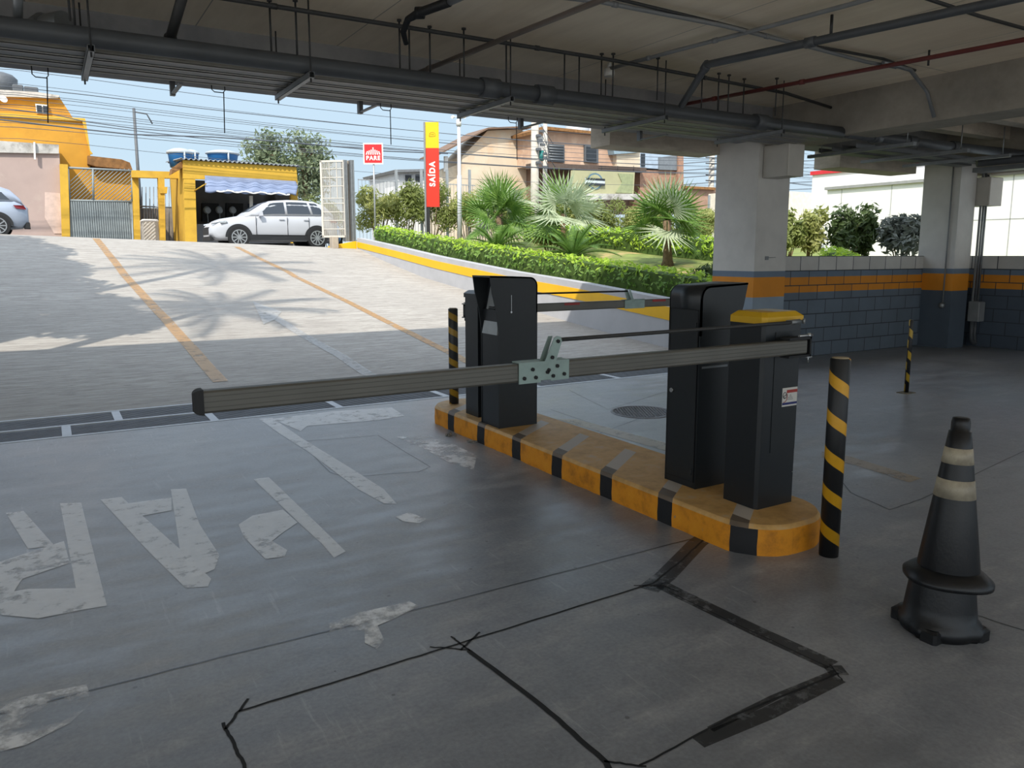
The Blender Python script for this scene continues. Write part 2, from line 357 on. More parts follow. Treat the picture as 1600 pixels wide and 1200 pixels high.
# planter wall beside the ramp
WT = ([8.0, 9.16, 11.67, 14, 17.7, 20.5, 23.4], [.70, .79, .99, 1.14, 1.45, 1.73, 2.0])
def wt(y): return float(np.interp(y, *WT))
EXT = .95
M_pl = mat('planter wall grey paint', 'a9a9ac', .7, 0, .06, 3); M_ply = mat('planter yellow stripe', 'e0ac08', .55, 0, .05, 4)
yy = [7.95+i*.5 for i in range(31)]+[23.4]
b = MB(); rs = []
for y in yy: t = wt(y); rs.append([(8.40, y, gz(8.4, y)-.35), (8.62, y, gz(8.4, y)-.35), (8.62, y, t), (8.40, y, t)])
b.rings(rs); pw = st(b.build('wall_planter', M_pl), 'low grey retaining wall with a yellow stripe beside the ramp')
b = MB(); rs = []
for y in yy:
    t = wt(y); rs.append([(8.388, y, t-.33+(y-8)*.002), (8.41, y, t-.33+(y-8)*.002), (8.41, y, t-.12), (8.388, y, t-.12)])
b.rings(rs); b.build('stripe', M_ply, pw)
# garden soil
M_soil = mat('garden grass and soil', '6f7a3a', .95, 0, .3, 3, .5, dirt='b79a6a')
def gard(x, y): return wt(y)-.06+.36*min(max((x-8.7)/3.5, 0), 1)*min(1, max(0, (24-y)/6))
st(grid('garden_ground', [8.6+.7*i for i in range(30)], [7.6]+[8.2+.8*i for i in range(22)], gard, M_soil), 'grass and bare soil of the raised garden')
M_lawn = mat('short lawn', '9dbb3e', .95, 0, .2, 20, .6)
b = MB()
vs = []
EXT = 1.0
ORD = ['first', 'second', 'third', 'fourth', 'fifth', 'sixth', 'seventh', 'eighth', 'ninth', 'tenth', 'eleventh', 'twelfth', 'thirteenth', 'fourteenth', 'fifteenth', 'sixteenth', 'seventeenth', 'eighteenth', 'nineteenth', 'twentieth', 'twenty-first', 'twenty-second']
# ------------------------------------------------------------ drain across the lane
M_fr = mat('drain frame steel', 'b4b8bd', .5, .3, .12, 6); M_sl = mat('drain slats', '5a5e64', .55, .3, .2, 6)
b = MB()
for y in (7.22, 7.69, 8.18): b.box((-9, y, -.06), (8.38, y+.045, .004))
b.box((-9, 7.66, -.16), (8.38, 7.76, -.05))
st(b.build('drain_channel', M_fr), 'pale steel frame rails of the drain channel crossing the lane')
nearx = [-8.15+1.17*i for i in range(15)]; farx = [-8.9+1.17*i for i in range(15)]
def slats(x0, x1, y0, y1):
    b = MB(); n = 9; p = (y1-y0)/n
    for i in range(n): b.box((x0+.03, y0+p*i+.004, -.055), (x1-.03, y0+p*i+p*.62, -.004))
    e = MB(); e.box((x1-.035, y0, -.058), (x1+.035, y1, .003)); return b, e
for row, (xs, y0, y1, nm) in enumerate(((nearx, 7.268, 7.685, 'nearer row'), (farx, 7.738, 8.175, 'farther row'))):
    k = 0
    for i in range(len(xs)-1):
        if xs[i+1] < -.6 or xs[i] > 7.2: continue
        s, e = slats(xs[i], xs[i+1], y0, y1)
        g_ = s.build('drain_grate', M_sl, loc=(xs[i], y0, -.05))
        tag(g_, 'dark slatted drain grate of the %s, %s from the left' % (nm, ORD[k]), 'drain grate', 'drain grates across the lane'); k += 1
        q = e.build('cross_bar', M_fr); q.parent = g_; q.location = (-xs[i], -y0, .05)

# ------------------------------------------------------------ floor joints, saw cuts and paint
def ribbon(pts, w, z=.0012, th=.0012, surf=None):
    b = MB(); P = [Vector(p) for p in pts]
    L = []; R_ = []
    for i, p in enumerate(P):
        d = P[min(i+1, len(P)-1)]-P[max(i-1, 0)]; d.z = 0; d.normalize(); n_ = Vector((-d.y, d.x, 0)); ww = (w[i] if isinstance(w, list) else w)/2
        a = p+n_*ww; c = p-n_*ww
        if surf: a.z = surf(a.x, a.y)+z; c.z = surf(c.x, c.y)+z
        else: a.z = c.z = z
        L.append(a); R_.append(c)
    n = len(P); b.add(L+R_, [(i, i+1, n+i+1, n+i) for i in range(n-1)]); return b
def jit(pts, n, a):
    out = []
    for i in range(len(pts)-1):
        for k in range(n): out.append(pts[i].lerp(pts[i+1], k/n)+Vector((random.uniform(-a, a), random.uniform(-a, a), 0)))
    return out+[pts[-1]]
M_joint = mat('joint filler black', '1b1c1e', .8); M_seal = worn_mat('tar seal', '2c2d30', .36, .50, .70, 16); M_hair = worn_mat('hairline saw cut', '1e1f22', .3, .4, .9, 20)
J = lambda *p: [onz(*q) for q in p]
cuts = [((0, 1115), (350, 1026), (700, 940), (1090, 840)), ((372, 1112), (560, 1055), (710, 1008), (1000, 918), (1020, 912)), ((1020, 912), (1066, 875), (1105, 838)),
 ((388, 1092), (352, 1140)), ((348, 1130), (368, 1168), (385, 1205)), ((720, 1016), (750, 988)), ((705, 995), (735, 1018)), ((672, 1011), (735, 1016)),
 ((733, 1017), (850, 1105), (945, 1190), (960, 1215)), ((1000, 1197), (1140, 1122), (1310, 1052)), ((990, 915), (1035, 915), (1060, 925)), ((945, 1190), (1010, 1198)), ((1296, 1038), (1316, 1064)),
 ((1045, 925), (1150, 975), (1300, 1045))]
wd_ = [.007, .010, .010, .010, .011, .010, .008, .008, .020, .008, .008, .009, .006, .004]
for i, (c, w) in enumerate(zip(cuts, wd_)):
    st(ribbon(jit(J(*c), 8, .0025), w, .0016).build('floor_joint', M_hair if i == 0 else M_joint), 'dark saw-cut line in the garage floor')
for c, w in ((((1012, 922), (1040, 900), (1088, 850), (1108, 834)), .10), (((1030, 912), (1070, 932), (1180, 985), (1300, 1040)), .085), (((1300, 1040), (1312, 1055)), .07), (((1310, 1060), (1200, 1115), (1090, 1160)), .06), (((1312, 1048), (1210, 1090), (1110, 1140)), .03)):
    st(ribbon(J(*c), w, .0009).build('floor_joint', M_seal), 'dark strip of sealant over a saw cut')
for c in (((470, 690), (560, 683), (590, 680), (672, 730), (655, 737), (540, 746), (515, 738), (470, 692)), ((860, 640), (1040, 700)), ((845, 655), (930, 680), (1035, 640)), ((1390, 797), (1440, 780), (1600, 705)), ((1300, 735), (1330, 770), (1390, 797)), ((1520, 960), (1600, 985)), ((890, 610), (950, 640), (1040, 612)), ((640, 695), (700, 690))):
    st(ribbon(jit(J(*c), 5, .004), .007, .0014).build('floor_joint', M_hair), 'thin saw-cut line in the garage floor')
M_pw = worn_mat('worn white floor paint', 'ffffff', .31, .46, .72, 12); M_pw2 = worn_mat('very worn white floor paint', 'ffffff', .42, .56, .85, 7); M_pt = worn_mat('worn tan floor paint', 'b5a184', .32, .48, .75, 10)
def decal(name, polys, m, label, cat, z=.0022, group=None, outline=None):
    r = None
    for k, p in enumerate(polys):
        b = MB(); P = [onz(*q) for q in p]; b.add([(v.x, v.y, z+.0003*k) for v in P], [tuple(range(len(P)))])
        if r is None: o = r = b.build(name, m)
        else: o = b.build('stroke', m, r)
    return tag(r, label, cat, group)
decal('painted_letter', [[(94, 787), (127, 786), (167, 947), (125, 954)], [(9, 802), (37, 799), (85, 853), (44, 858)], [(-20, 885), (100, 846), (109, 880), (35, 905), (22, 925), (-20, 925)], [(-20, 925), (22, 925), (45, 921), (120, 920), (126, 954), (60, 967), (5, 962), (-20, 955)]], M_pw, 'worn white painted letter R on the floor at the left edge', 'painted letter')
decal('painted_letter', [[(157, 781), (190, 777), (285, 862), (330, 905), (325, 917), (290, 919), (230, 860)], [(267, 765), (291, 764), (312, 820), (343, 868), (335, 890), (300, 905), (282, 866)], [(201, 787), (268, 778), (268, 798), (219, 807)]], M_pw, 'worn white painted letter A upside down between the other two', 'painted letter')
decal('painted_letter', [[(396, 749), (420, 746), (495, 818), (540, 862), (522, 872), (503, 850), (470, 820)], [(442, 797), (395, 806), (373, 820), (380, 838), (398, 857), (415, 874), (445, 870), (449, 860), (425, 846), (440, 834), (465, 817)]], M_pw, 'worn white painted letter P, rightmost of the floor letters', 'painted letter')
decal('painted_line', [[(405, 655), (425, 653), (470, 684), (545, 730), (600, 765), (620, 788), (600, 787), (560, 765), (480, 705), (440, 680)], [(425, 655), (520, 643), (612, 637), (632, 650), (590, 657), (480, 666), (470, 674)]], M_pw, 'worn white lane line with a bent end by the drain', 'painted line')
decal('paint_patch', [[(515, 975), (560, 958), (640, 940), (655, 948), (620, 965), (590, 978), (600, 1000), (590, 1015), (570, 1005), (570, 985), (515, 988)]], M_pw2, 'whitish scuffed patch across the thin joint in the foreground', 'paint patch')
decal('paint_patch', [[(-20, 1100), (60, 1085), (135, 1070), (145, 1098), (110, 1130), (40, 1165), (-20, 1180)]], M_pw2, 'pale stained patch at the lower left corner', 'paint patch')
decal('paint_patch', [[(620, 683), (668, 680), (700, 690), (745, 712), (740, 735), (700, 722), (660, 700)]], M_pw2, 'whitish splash on the floor beside the traffic island', 'paint patch')
decal('paint_patch', [[(618, 808), (640, 801), (668, 812), (655, 818), (630, 815)]], M_pw2, 'small pale paint fleck right of the letter P', 'paint patch')
decal('painted_line', [[(1284, 706), (1330, 714), (1440, 748), (1420, 754), (1340, 728), (1284, 715)]], M_pt, 'faded tan line on the floor behind the striped bollard', 'painted line')
decal('painted_line', [[(870, 655), (900, 655), (1040, 692), (1040, 705)]], M_pt, 'faded tan line running beside the island by the manhole', 'painted line')
def rline(pix, w, m, label):
    P = [onramp(*q) for q in pix]; P = [p for p in P if p.y > 8.26] ; Q = []
    for i in range(len(P)-1):
        n = max(1, int((P[i+1]-P[i]).length/.3)); Q += [P[i].lerp(P[i+1], k/n) for k in range(n)]
    Q.append(P[-1]); return tag(ribbon(Q, w, .006, surf=gz).build('ramp_line', m), label, 'painted line')
EXT = .66
M_ly = worn_mat('worn yellow lane paint', 'd9a048', .32, .48, .72, 8); M_lw = worn_mat('worn white lane paint', 'd2d0cc', .30, .48, .6, 8)
rline([(150, 373), (180, 410), (215, 452), (260, 500), (300, 545), (345, 597), (372, 626)], .17, M_ly, 'yellow lane line on the ramp nearer the left edge')
rline([(370, 386), (450, 425), (550, 475), (640, 520), (705, 552), (760, 578)], .15, M_ly, 'yellow lane line on the ramp leading to the ticket machine')
rline([(418, 488), (470, 522), (530, 555), (585, 590), (628, 612)], .16, M_lw, 'white shaft of the arrow painted on the ramp')
P = [onramp(*q) for q in ((395, 472), (440, 488), (430, 500), (412, 508))]
b = MB(); b.add([(p.x, p.y, gz(p.x, p.y)+.012) for p in P], [(0, 1, 2, 3)]); tag(b.build('arrow_head', M_lw), 'white arrow head painted on the ramp', 'painted arrow')
EXT = 1.0
# manhole cover
mh = empty('manhole_cover', (4.79, 5.55, 0), 'round cast manhole cover in the floor behind the island', 'manhole cover')
M_mh = mat('cast iron worn', '85868a', .6, .2, .25, 18, .4)
b = MB(); b.lathe([(.30, -.01), (.30, .004), (.27, .005), (.27, .002), (0.001, .002)], (0, 0, 0), 40); b.build('rim', M_mh, mh)
b = MB()
for i in range(-8, 9):
    for j in range(-8, 9):
        x, y = i*.032+(j % 2)*.016, j*.028
        if x*x+y*y < .26**2: b.box((x-.009, y-.008, .002), (x+.009, y+.008, .007))
b.build('tread_pattern', M_mh, mh)

# ------------------------------------------------------------ traffic island
isl = empty('traffic_island', (3.2, 4.4, 0), 'yellow and black striped kerb island carrying the barriers', 'traffic island')
def island_outline(i=0.):
    x0, x1, y0, y1, r = 2.87+i, 3.50-i, 2.44+i, 6.32-i, .27; o = []
    for cx_, cy_, a0 in ((x1-r, y0+r, -90), (x1-r, y1-r, 0), (x0+r, y1-r, 90), (x0+r, y0+r, 180)):
        for k in range(9): a = math.radians(a0+k*11.25); o.append((cx_+r*math.cos(a), cy_+r*math.sin(a)))
    # long straight edges cut into short wobbly pieces
    out = []
    for k in range(len(o)):
        p, q = Vector(o[k]+(0,)), Vector(o[(k+1) % len(o)]+(0,)); n = max(1, int((q-p).length/.08))
        for j in range(n): out.append(p.lerp(q, j/n))
    return out
random.seed(3)
ol = island_outline(); il = island_outline(.022)
wob = [random.uniform(-.006, .006) for _ in ol]
b = MB(); rs = []
for z, s_ in ((0, .0), (.05, .003), (.10, .0), (.138, .0)): rs.append([(p.x+wob[k]*(1-z*4)+ (s_ if p.x > 3.2 else -s_), p.y, z) for k, p in enumerate(ol)])
b.rings(rs, 0, True, False)
b.build('kerb_side', kerb_mat(False), isl, loc=None)
b = MB(); n = len(ol); m_ = min(len(ol), len(il))
il = [(p.x+(3.185-p.x)*.045, p.y+(4.38-p.y)*.006) for p in ol]
b.rings([[(p.x, p.y, .138) for p in ol], [(q[0], q[1], .16) for q in il]], 0, True, False); b.add([(q[0], q[1], .16) for q in il], [tuple(range(n))])
b.build('kerb_top', kerb_mat(True), isl)
for ch in isl.children: ch.location = (-3.2, -4.4, 0)
M_rub = mat('concrete rubble', '7d7a74', .9, 0, .3, 30)
def rubble(c, n, spread, label):
    b = MB()
    for _ in range(n):
        r = random.uniform(.005, .016); p = Vector((c[0]+random.gauss(0, spread), c[1]+random.gauss(0, spread), c[2]+r*.5))
        M_ = Matrix.Translation(p) @ Matrix.Rotation(random.random()*6, 4, Vector((random.random(), random.random(), 1)).normalized())
        b.box((-r, -r*.7, -r*.5), (r, r*.7, r*.5), 0, M_)
    tag(b.build('rubble', M_rub), label, 'rubble', None, 'stuff')
q = onz(1098, 838); rubble((q.x, q.y, 0), 26, .018, 'broken concrete crumbs at the chipped kerb by the sealed joint')
q = onz(705, 680); rubble((q.x-.01, q.y, 0), 14, .02, 'crumbs of concrete at the far corner of the island kerb')
q = onz(742, 690); rubble((q.x-.02, q.y, 0), 8, .02, 'crumbs of concrete at the foot of the far kerb stripe')

# ------------------------------------------------------------ parking barriers
def bolt(p, n, parent, m, r=.006, h=.005, name='bolt'): p = Vector(p); q = MB(); q.cyl(p, p+Vector(n)*h, r, n=6, sm=False); return q.build(name, m, parent)
def barrier(name, loc, rz, label, L, xj, near):
    t = empty(name, loc, label, 'parking barrier', 'boom barriers on the island', rz)
    w, d, H = .145, .115, .985
    b = MB(); c = .045
    def oc(i, z): # body with cut near corner
        return [(-w+i+.012, -d+i, z), (w-i-.012, -d+i, z), (w-i, -d+i+.012, z), (w-i, d-i, z), (-w+i, d-i, z), (-w+i, -d+i+.02, z)]
    b.rings([oc(0, 0), oc(0, H)]); body = b.build('cabinet_body', M_cab, t)
    b = MB(); b.box((-.06, -d-.003, .30), (w-.014, -d, .94)); b.build('service_panel', M_cab2, body)
    b = MB()
    def lr(i, z): return [(-w-.012+i+.02, -d-.012+i, z), (w+.012-i-.02, -d-.012+i, z), (w+.012-i, -d+.01+i, z), (w+.012-i, d-.01-i, z), (w-i-.01, d+.012-i, z), (-w+i+.01, d+.012-i, z), (-w-.012+i, d-.01-i, z), (-w-.012+i, -d+.01+i, z)]
    b.rings([lr(0, H), lr(0, H+.034), lr(.028, H+.058)]); lid = b.build('lid', M_yel if near else M_cab, t)
    if near: child_label(lid, 'yellow plastic lid')
    if near:
        b = MB(); b.box((-.02, -.075, H+.0585), (.10, .075, H+.0595)); b.build('lid_sticker', M_white, lid)
        b = MB(); b.box((.0, -d-.014, H+.002), (.04, -d-.0121, H+.016)); b.build('latch', M_galv, lid)
        # information sticker on the front
        z0 = .545; ST = empty('info_sticker', (0, 0, 0), None, None); ST.parent = body
        def pl(x0, z_0, x1, z1, m, e, nm): q = MB(); q.box((x0, -d-.004-e, z_0), (x1, -d-.0032, z1)); return q.build(nm, m, ST)
        bpy.data.objects.remove(ST); q = MB(); q.box((.012, -d-.0045, .54), (.128, -d-.0032, .64)); ST = q.build('info_sticker', M_white, body); child_label(ST, 'white information sticker with red and blue bands')
        pl(.045, .612, .127, .628, mat('sticker red', 'a8352c', .5), .0018, 'red_band'); pl(.013, .549, .127, .561, mat('sticker blue', '20286e', .5), .0018, 'blue_band')
        q = MB(); pts = [(.030+.013*math.cos(a), -d-.0055, .600+.017*math.sin(a)) for a in [math.radians(v) for v in range(-60, 300, 15)]]; q.tube(pts+[(.020, -d-.0055, .594), (.043, -d-.0055, .606)], .0018, 5); q.build('emblem', mat('emblem grey', '4a4a4e', .5), ST)
        q = MB(); pts = [(.024+.026*math.cos(a), -d-.0055, .594+.030*math.sin(a)) for a in [math.radians(v) for v in range(-100, 40, 10)]]; q.tube(pts, .0016, 5); q.build('emblem_arc', mat('sticker red', 'a8352c', .5), ST)
        q = MB()
        for k, (z_, x0, x1) in enumerate(((.585, .055, .092), (.593, .066, .084), (.576, .052, .095), (.600, .070, .080))): q.box((x0, -d-.0054, z_), (x1, -d-.0046, z_+.0025))
        q.build('small_print', mat('print grey', '6a6a6c', .6), ST)
    bolt((w-.018, -d-.0005, .17), (0, -1, 0), body, M_steel, .004, .005, 'screw')
    # arm, mounted on the front face, folding boom
    ya = -d-.062; z = .865
    b = MB(); b.cyl((.03, -d, z), (.03, ya+.02, z), .032, n=20); b.box((-.03, -d-.05, z-.045), (.10, -d-.03, z+.045)); b.build('pivot_hub', M_black, t)
    arm = MB()
    zc = lambda x: z
    arm.rings([[(x, ya-.018, z-.037), (x, ya-.022, z-.030), (x, ya-.022, z+.030), (x, ya-.018, z+.037), (x, ya+.018, z+.037), (x, ya+.022, z+.03), (x, ya+.022, z-.03), (x, ya+.018, z-.037)] for x in (.085, -L)])
    am = arm.build('boom_arm', M_alu, t)
    b = MB()
    for zz in (-.018, .0, .018): b.box((-L, ya-.0232, z+zz-.0012), (.085, ya-.022, z+zz+.0012))
    b.build('extrusion_ridge', M_aluh, am)
    b = MB(); rs = []
    for k in range(7):
        a = k*math.pi/12; s_ = math.cos(a); rs.append([(-L-.032*math.sin(a), ya+dy*s_, z+dz*(.6+.4*s_)) for dy, dz in ((-.027, -.042), (-.027, .042), (.027, .042), (.027, -.042))])
    b.rings(rs); q = MB(); b.build('end_cap', M_black, am)
    # clamp bracket at the pivot end: horseshoe with bright pins
    b = MB(); b.box((-.06, ya-.03, z+.040), (.11, ya+.03, z+.052)); b.box((-.06, ya-.03, z-.052), (.11, ya+.03, z-.040)); b.box((.098, ya-.03, z-.052), (.11, ya+.03, z+.052)); b.build('arm_clamp', M_black, t)
    for zz, x0, ext in ((z+.058, .02, .012), (z-.056, .085, .03)):
        b = MB(); b.cyl((x0, ya-.02, zz), (.125, ya-.02, zz), .006); b.cyl((.10, ya-.02, zz-ext), (.10, ya-.02, zz+.012), .009 if ext < .02 else .004); b.build('clamp_pin', M_steel, t)
    # joint bracket and tension rod
    b = MB()
    b.prism([(xj-.125, ya-.024, z-.044), (xj-.125, ya-.024, z+.040), (xj+.0, ya-.024, z+.042), (xj+.045, ya-.024, z+.135), (xj+.06, ya-.024, z+.142), (xj+.078, ya-.024, z+.137), (xj+.083, ya-.024, z+.12), (xj+.055, ya-.024, z+.042), (xj+.12, ya-.024, z+.042), (xj+.12, ya-.024, z-.040), (xj+.03, ya-.024, z-.042), (xj+.03, ya-.024, z-.036), (xj-.02, ya-.024, z-.036), (xj-.02, ya-.024, z-.044)][::-1], (0, -.004, 0))
    b.prism([(xj-.125, ya+.028, z-.044), (xj-.125, ya+.028, z+.044), (xj+.12, ya+.028, z+.044), (xj+.12, ya+.028, z-.044)][::-1], (0, -.004, 0))
    b.box((xj-.125, ya-.026, z+.038), (xj, ya+.028, z+.042)); b.box((xj+.055, ya-.026, z+.038), (xj+.12, ya+.028, z+.042))
    b.prism([(xj-.008, ya+.0, z+.04), (xj+.035, ya, z+.14), (xj+.055, ya, z+.14), (xj+.02, ya, z+.04)][::-1], (0, .004, 0))
    jb = b.build('joint_bracket', M_zinc, am)
    for x, zz in ((-.10, -.022), (-.06, .012), (-.045, -.022), (.012, -.004), (.018, .004), (.035, .055), (.075-.012, .12), (.06, .018), (.04, -.022), (.095, -.018)): bolt((xj+x, ya-.028, z+zz), (0, -1, 0), jb, M_dark, .0085, .005)
    b = MB(); b.tube([(xj+.07, ya, z+.122), (.0, ya+.005, z+.128), (.03, ya+.005, z+.13)], .0085, 10); r = b.build('tension_rod', M_rod if near else M_black, t)
    b = MB(); b.cyl((-.02, ya+.005, z+.128), (.05, ya+.005, z+.131), .013, n=8); b.tube([(.05, ya+.005, z+.131), (.085, ya+.01, z+.132), (.09, ya+.04, z+.128), (.06, -d, z+.12)], .007, 6); b.cyl((.07, ya-.006, z+.118), (.07, ya-.006, z+.145), .008, n=6); b.build('rod_fitting', M_galv, r)
    if not near:
        for i, x in enumerate((-.90, -1.95, -2.45)):
            q = MB(); q.box((x-.17, ya-.0245, z+.012), (x, ya+.0245, z+.034)); child_label(q.build('reflector', mat('red reflector', '9e231c', .4), am), 'red reflective strip')
    return t
barrier('parking_barrier', (3.262, 2.80, .16), 0, 'charcoal barrier cabinet with yellow lid and long silver boom in the foreground', 2.86, -1.545, True)
barrier('parking_barrier', (3.115, 5.60, .16), math.pi, 'charcoal barrier cabinet at the far end of the island behind the ticket machine', 2.86, -1.72, False)

# ------------------------------------------------------------ ticket machines
def terminal(loc, rz, label, D, W, ov, door_lock, H=1.165):
    t = empty('ticket_machine', loc, label, 'ticket machine', 'hooded ticket machines on the island', rz)
    h = W/2; x0, x1 = -D/2, D/2
    b = MB(); r = .07
    b.box((x0+.002, -h+.009, 0), (x1-.012, h-.009, H-.25)); body = b.build('cabinet_body', M_cab, t)
    back = [(x0, 0)]+[]
    prof = [(x0, H-.28)]+[(x0+r-r*math.cos(math.radians(a)), H-r+r*math.sin(math.radians(a))) for a in range(0, 91, 10)]
    inner = [(x0+.012, H-.28)]+[(x0+r-(r-.012)*math.cos(math.radians(a)), H-r+(r-.012)*math.sin(math.radians(a))) for a in range(0, 91, 10)]
    tip = (x1+ov, H+.012)
    b = MB(); n = len(prof)
    P = [(x, -h, z) for x, z in prof+[tip]]; Q = [(x, h, z) for x, z in prof+[tip]]; PI = [(x, -h, z) for x, z in inner+[(tip[0], tip[1]-.012)]]; QI = [(x, h, z) for x, z in inner+[(tip[0], tip[1]-.012)]]
    m_ = n+1; b.rings([[P[k], Q[k], QI[k], PI[k]] for k in range(m_)], 0, True)
    hood = b.build('hood', M_cab, t)
    for s in (-1, 1):
        b = MB(); y = s*h
        poly = [(x, y, z) for x, z in prof]+[(tip[0], y, tip[1]-.001), (x1+ov*.75, y, H-.12), (x1+ov*.3, y, H-.25), (x1, y, H-.42), (x1, y, 0), (x0, y, 0)]
        b.prism(poly, (0, -s*.008, 0)); b.build('side_cheek', M_cab2, t)
    # sloped fascia under the hood
    b = MB(); f0, f1 = x1-.012, x1-.06
    b.rings([[(x1-.03, -h+.009, 0), (x1-.03, h-.009, 0), (x1-.004, h-.009, 0), (x1-.004, -h+.009, 0)], [(x1-.03, -h+.009, .72), (x1-.03, h-.009, .72), (x1-.004, h-.009, .72), (x1-.004, -h+.009, .72)], [(x1-.11, -h+.009, H-.02), (x1-.11, h-.009, H-.02), (x1-.07, h-.009, H-.02), (x1-.07, -h+.009, H-.02)]])
    fa = b.build('fascia', M_cab, t)
    b = MB(); b.rings([[(x1-.006, -h*.85, .725), (x1-.006, h*.85, .725), (x1+.004, h*.85, .725), (x1+.004, -h*.85, .725)], [(x1-.072, -h*.55, H-.03), (x1-.072, h*.55, H-.03), (x1-.062, h*.55, H-.03), (x1-.062, -h*.55, H-.03)]])
    pn = b.build('control_panel', mat('satin grey panel', 'a4a8aa', .35, .2, .08, 10), fa)
    b = MB(); b.box((x1-.035, -.045, .905), (x1-.015, .045, .925)); b.box((x1-.045, -.035, .93), (x1-.012, .035, .938)); b.build('ticket_slot', M_black, pn)
    # rear door
    b = MB(); b.box((x0-.004, -h+.02, .045), (x0, h-.02, H-.14)); dr = b.build('rear_door', M_cab2, t)
    b = MB(); g0 = .004
    for a_, c_ in (((x0-.005, -h+.014, .04), (x0-.001, -h+.02, H-.135)), ((x0-.005, h-.02, .04), (x0-.001, h-.014, H-.135)), ((x0-.005, -h+.014, H-.14), (x0-.001, h-.014, H-.135)), ((x0-.005, -h+.014, .038), (x0-.001, h-.014, .044))): b.box(a_, c_)
    b.build('door_gap', M_black, dr)
    b = MB(); lz = .55; ly = h-.045
    b.cyl((x0-.004, ly, lz), (x0-.012, ly, lz), .013, n=16); b.box((x0-.0125, ly-.003, lz-.009), (x0-.012, ly+.003, lz+.009)); b.build('lock', M_steel, dr)
    for zz in (.08, H-.24): b = MB(); b.cyl((x0-.006, -h+.03, zz), (x0-.006, -h+.03, zz+.035), .004, n=8); b.build('hinge', M_cab2, dr)
    b = MB(); b.cyl((x0+.13, -h-.0005, .93), (x0+.13, -h-.006, .93), .008, n=12) if not door_lock else b.box((x0+.02, -h-.004, .70), (x1-.03, -h-.0005, .712))
    if not door_lock: b = MB(); b.cyl((x1-.11, h+.0005, .90), (x1-.11, h+.006, .90), .008, n=12); b.box((x1-.115, h, .91), (x1-.112, h+.0015, 1.03))
    b.build('side_lock' if not door_lock else 'side_vent', M_steel if not door_lock else M_galv, t)
    return t
terminal((3.225, 3.245, .16), 0, 'tall charcoal hooded ticket machine with rear door and lock, nearer of the two', .25, .255, .115, True)
terminal((3.085, 5.18, .16), math.pi, 'tall charcoal hooded ticket machine with its slot facing the driveway, farther of the two', .35, .28, .075, False)

# ------------------------------------------------------------ bollards, pole, cones
def bollard(loc, r, H, m, label, off=0):
    b = MB(); b.lathe([(r, 0), (r, H-.004), (r-.004, H)], (0, 0, 0), 28); o = b.build('striped_bollard', m); o.location = loc; o.rotation_euler = (0, 0, off)
    tag(o, label, 'bollard', 'striped bollards on the island')
    b = MB(); b.lathe([(r-.008, H), (r-.009, H+.004), (.001, H+.005)], (0, 0, 0), 20); b.build('cap', mat('bollard cap', 'a89a80', .7), o)
    return o
bollard((3.27, 2.345, 0), .047, 1.0, stripe_mat('bollard tape near', .188, .33, .0299, ph=.06), 'black and yellow striped steel bollard at the near end of the island', math.radians(-145))
bollard((3.075, 6.14, .16), .043, .86, stripe_mat('bollard tape far', .137, .42, .0218, 'a8842a', '2a2b2c'), 'faded black and yellow bollard at the far end of the island', math.pi*.4)
tp = empty('barrier_post', (7.94, 4.86, 0), 'thin black and yellow post on a small base plate, standing alone', 'post')
b = MB(); b.box((-.085, -.06, 0), (.085, .06, .008)); b.build('base_plate', mat('dirty plate', '6b6350', .8, 0, .2, 9), tp)
b = MB(); b.lathe([(.024, .006), (.024, .79), (.018, .80)], (0, 0, 0), 16); b.build('pole', stripe_mat('post tape', .24, .35, .022, 'b8962c', '15161a'), tp)
# two stacked cones
cx_, cy_ = 2.985, 1.60
M_cone = mat('black cone rubber', '0b0d11', .42, 0, .3, 14, .1); M_refl = mat('dirty white reflective band', 'b8ae98', .5, 0, .12, 7, dirt='8c8474')
lc = empty('traffic_cone', (cx_+.005, cy_+.02, 0), 'lower black cone with chunky feet under the banded cone', 'traffic cone', 'stacked traffic cones')
b = MB(); prof = [(.140, .0), (.150, .02), (.150, .045), (.135, .06), (.128, .12), (.118, .20), (.108, .26)]
rs = []
for r, z in prof:
    n = 48; rs.append([(r*(1+(.09 if (k//4) % 3 == 0 and z < .05 else 0))*math.cos(2*math.pi*k/n), r*(1+(.09 if (k//4) % 3 == 0 and z < .05 else 0))*math.sin(2*math.pi*k/n), z) for k in range(n)])
b.rings(rs, 0, True); b.build('cone_body', M_cone, lc)
for k in range(4):
    b = MB(); a = math.radians(20+90*k); p = Vector((.135*math.cos(a), .135*math.sin(a), 0)); b.cbox((p.x-.035, p.y-.035, 0), (p.x+.035, p.y+.035, .05), .01); b.build('foot', M_cone, lc)
uc = empty('traffic_cone', (cx_, cy_, .0), 'black traffic cone with two dirty white bands, stacked on another cone', 'traffic cone', 'stacked traffic cones')
tilt = Matrix.Rotation(math.radians(2.2), 4, 'Y') @ Matrix.Rotation(math.radians(-1), 4, 'X')
def cone_part(prof, name, m, n=36, wave=0):
    b = MB(); rs = []
    for r, z in prof: rs.append([tilt @ Vector(((r*(1+wave*math.cos(4*2*math.pi*k/n)))*math.cos(2*math.pi*k/n), (r*(1+wave*math.cos(4*2*math.pi*k/n)))*math.sin(2*math.pi*k/n), z)) for k in range(n)])
    b.rings(rs, 0, True); return b.build(name, m, uc)
R = lambda z: .112-(z-.27)*(.112-.036)/(.84-.27)
cone_part([(.135, .205), (.162, .215), (.163, .232), (.140, .252), (.118, .268), (.100, .27)], 'base_flange', M_cone, 48, .035)
cone_part([(.10, .22), (R(.27), .27), (R(.50), .50), (R(.505), .505), (R(.74), .74), (.040, .815), (.034, .818), (.034, .85), (.030, .868), (.020, .870)], 'cone_body', M_cone)
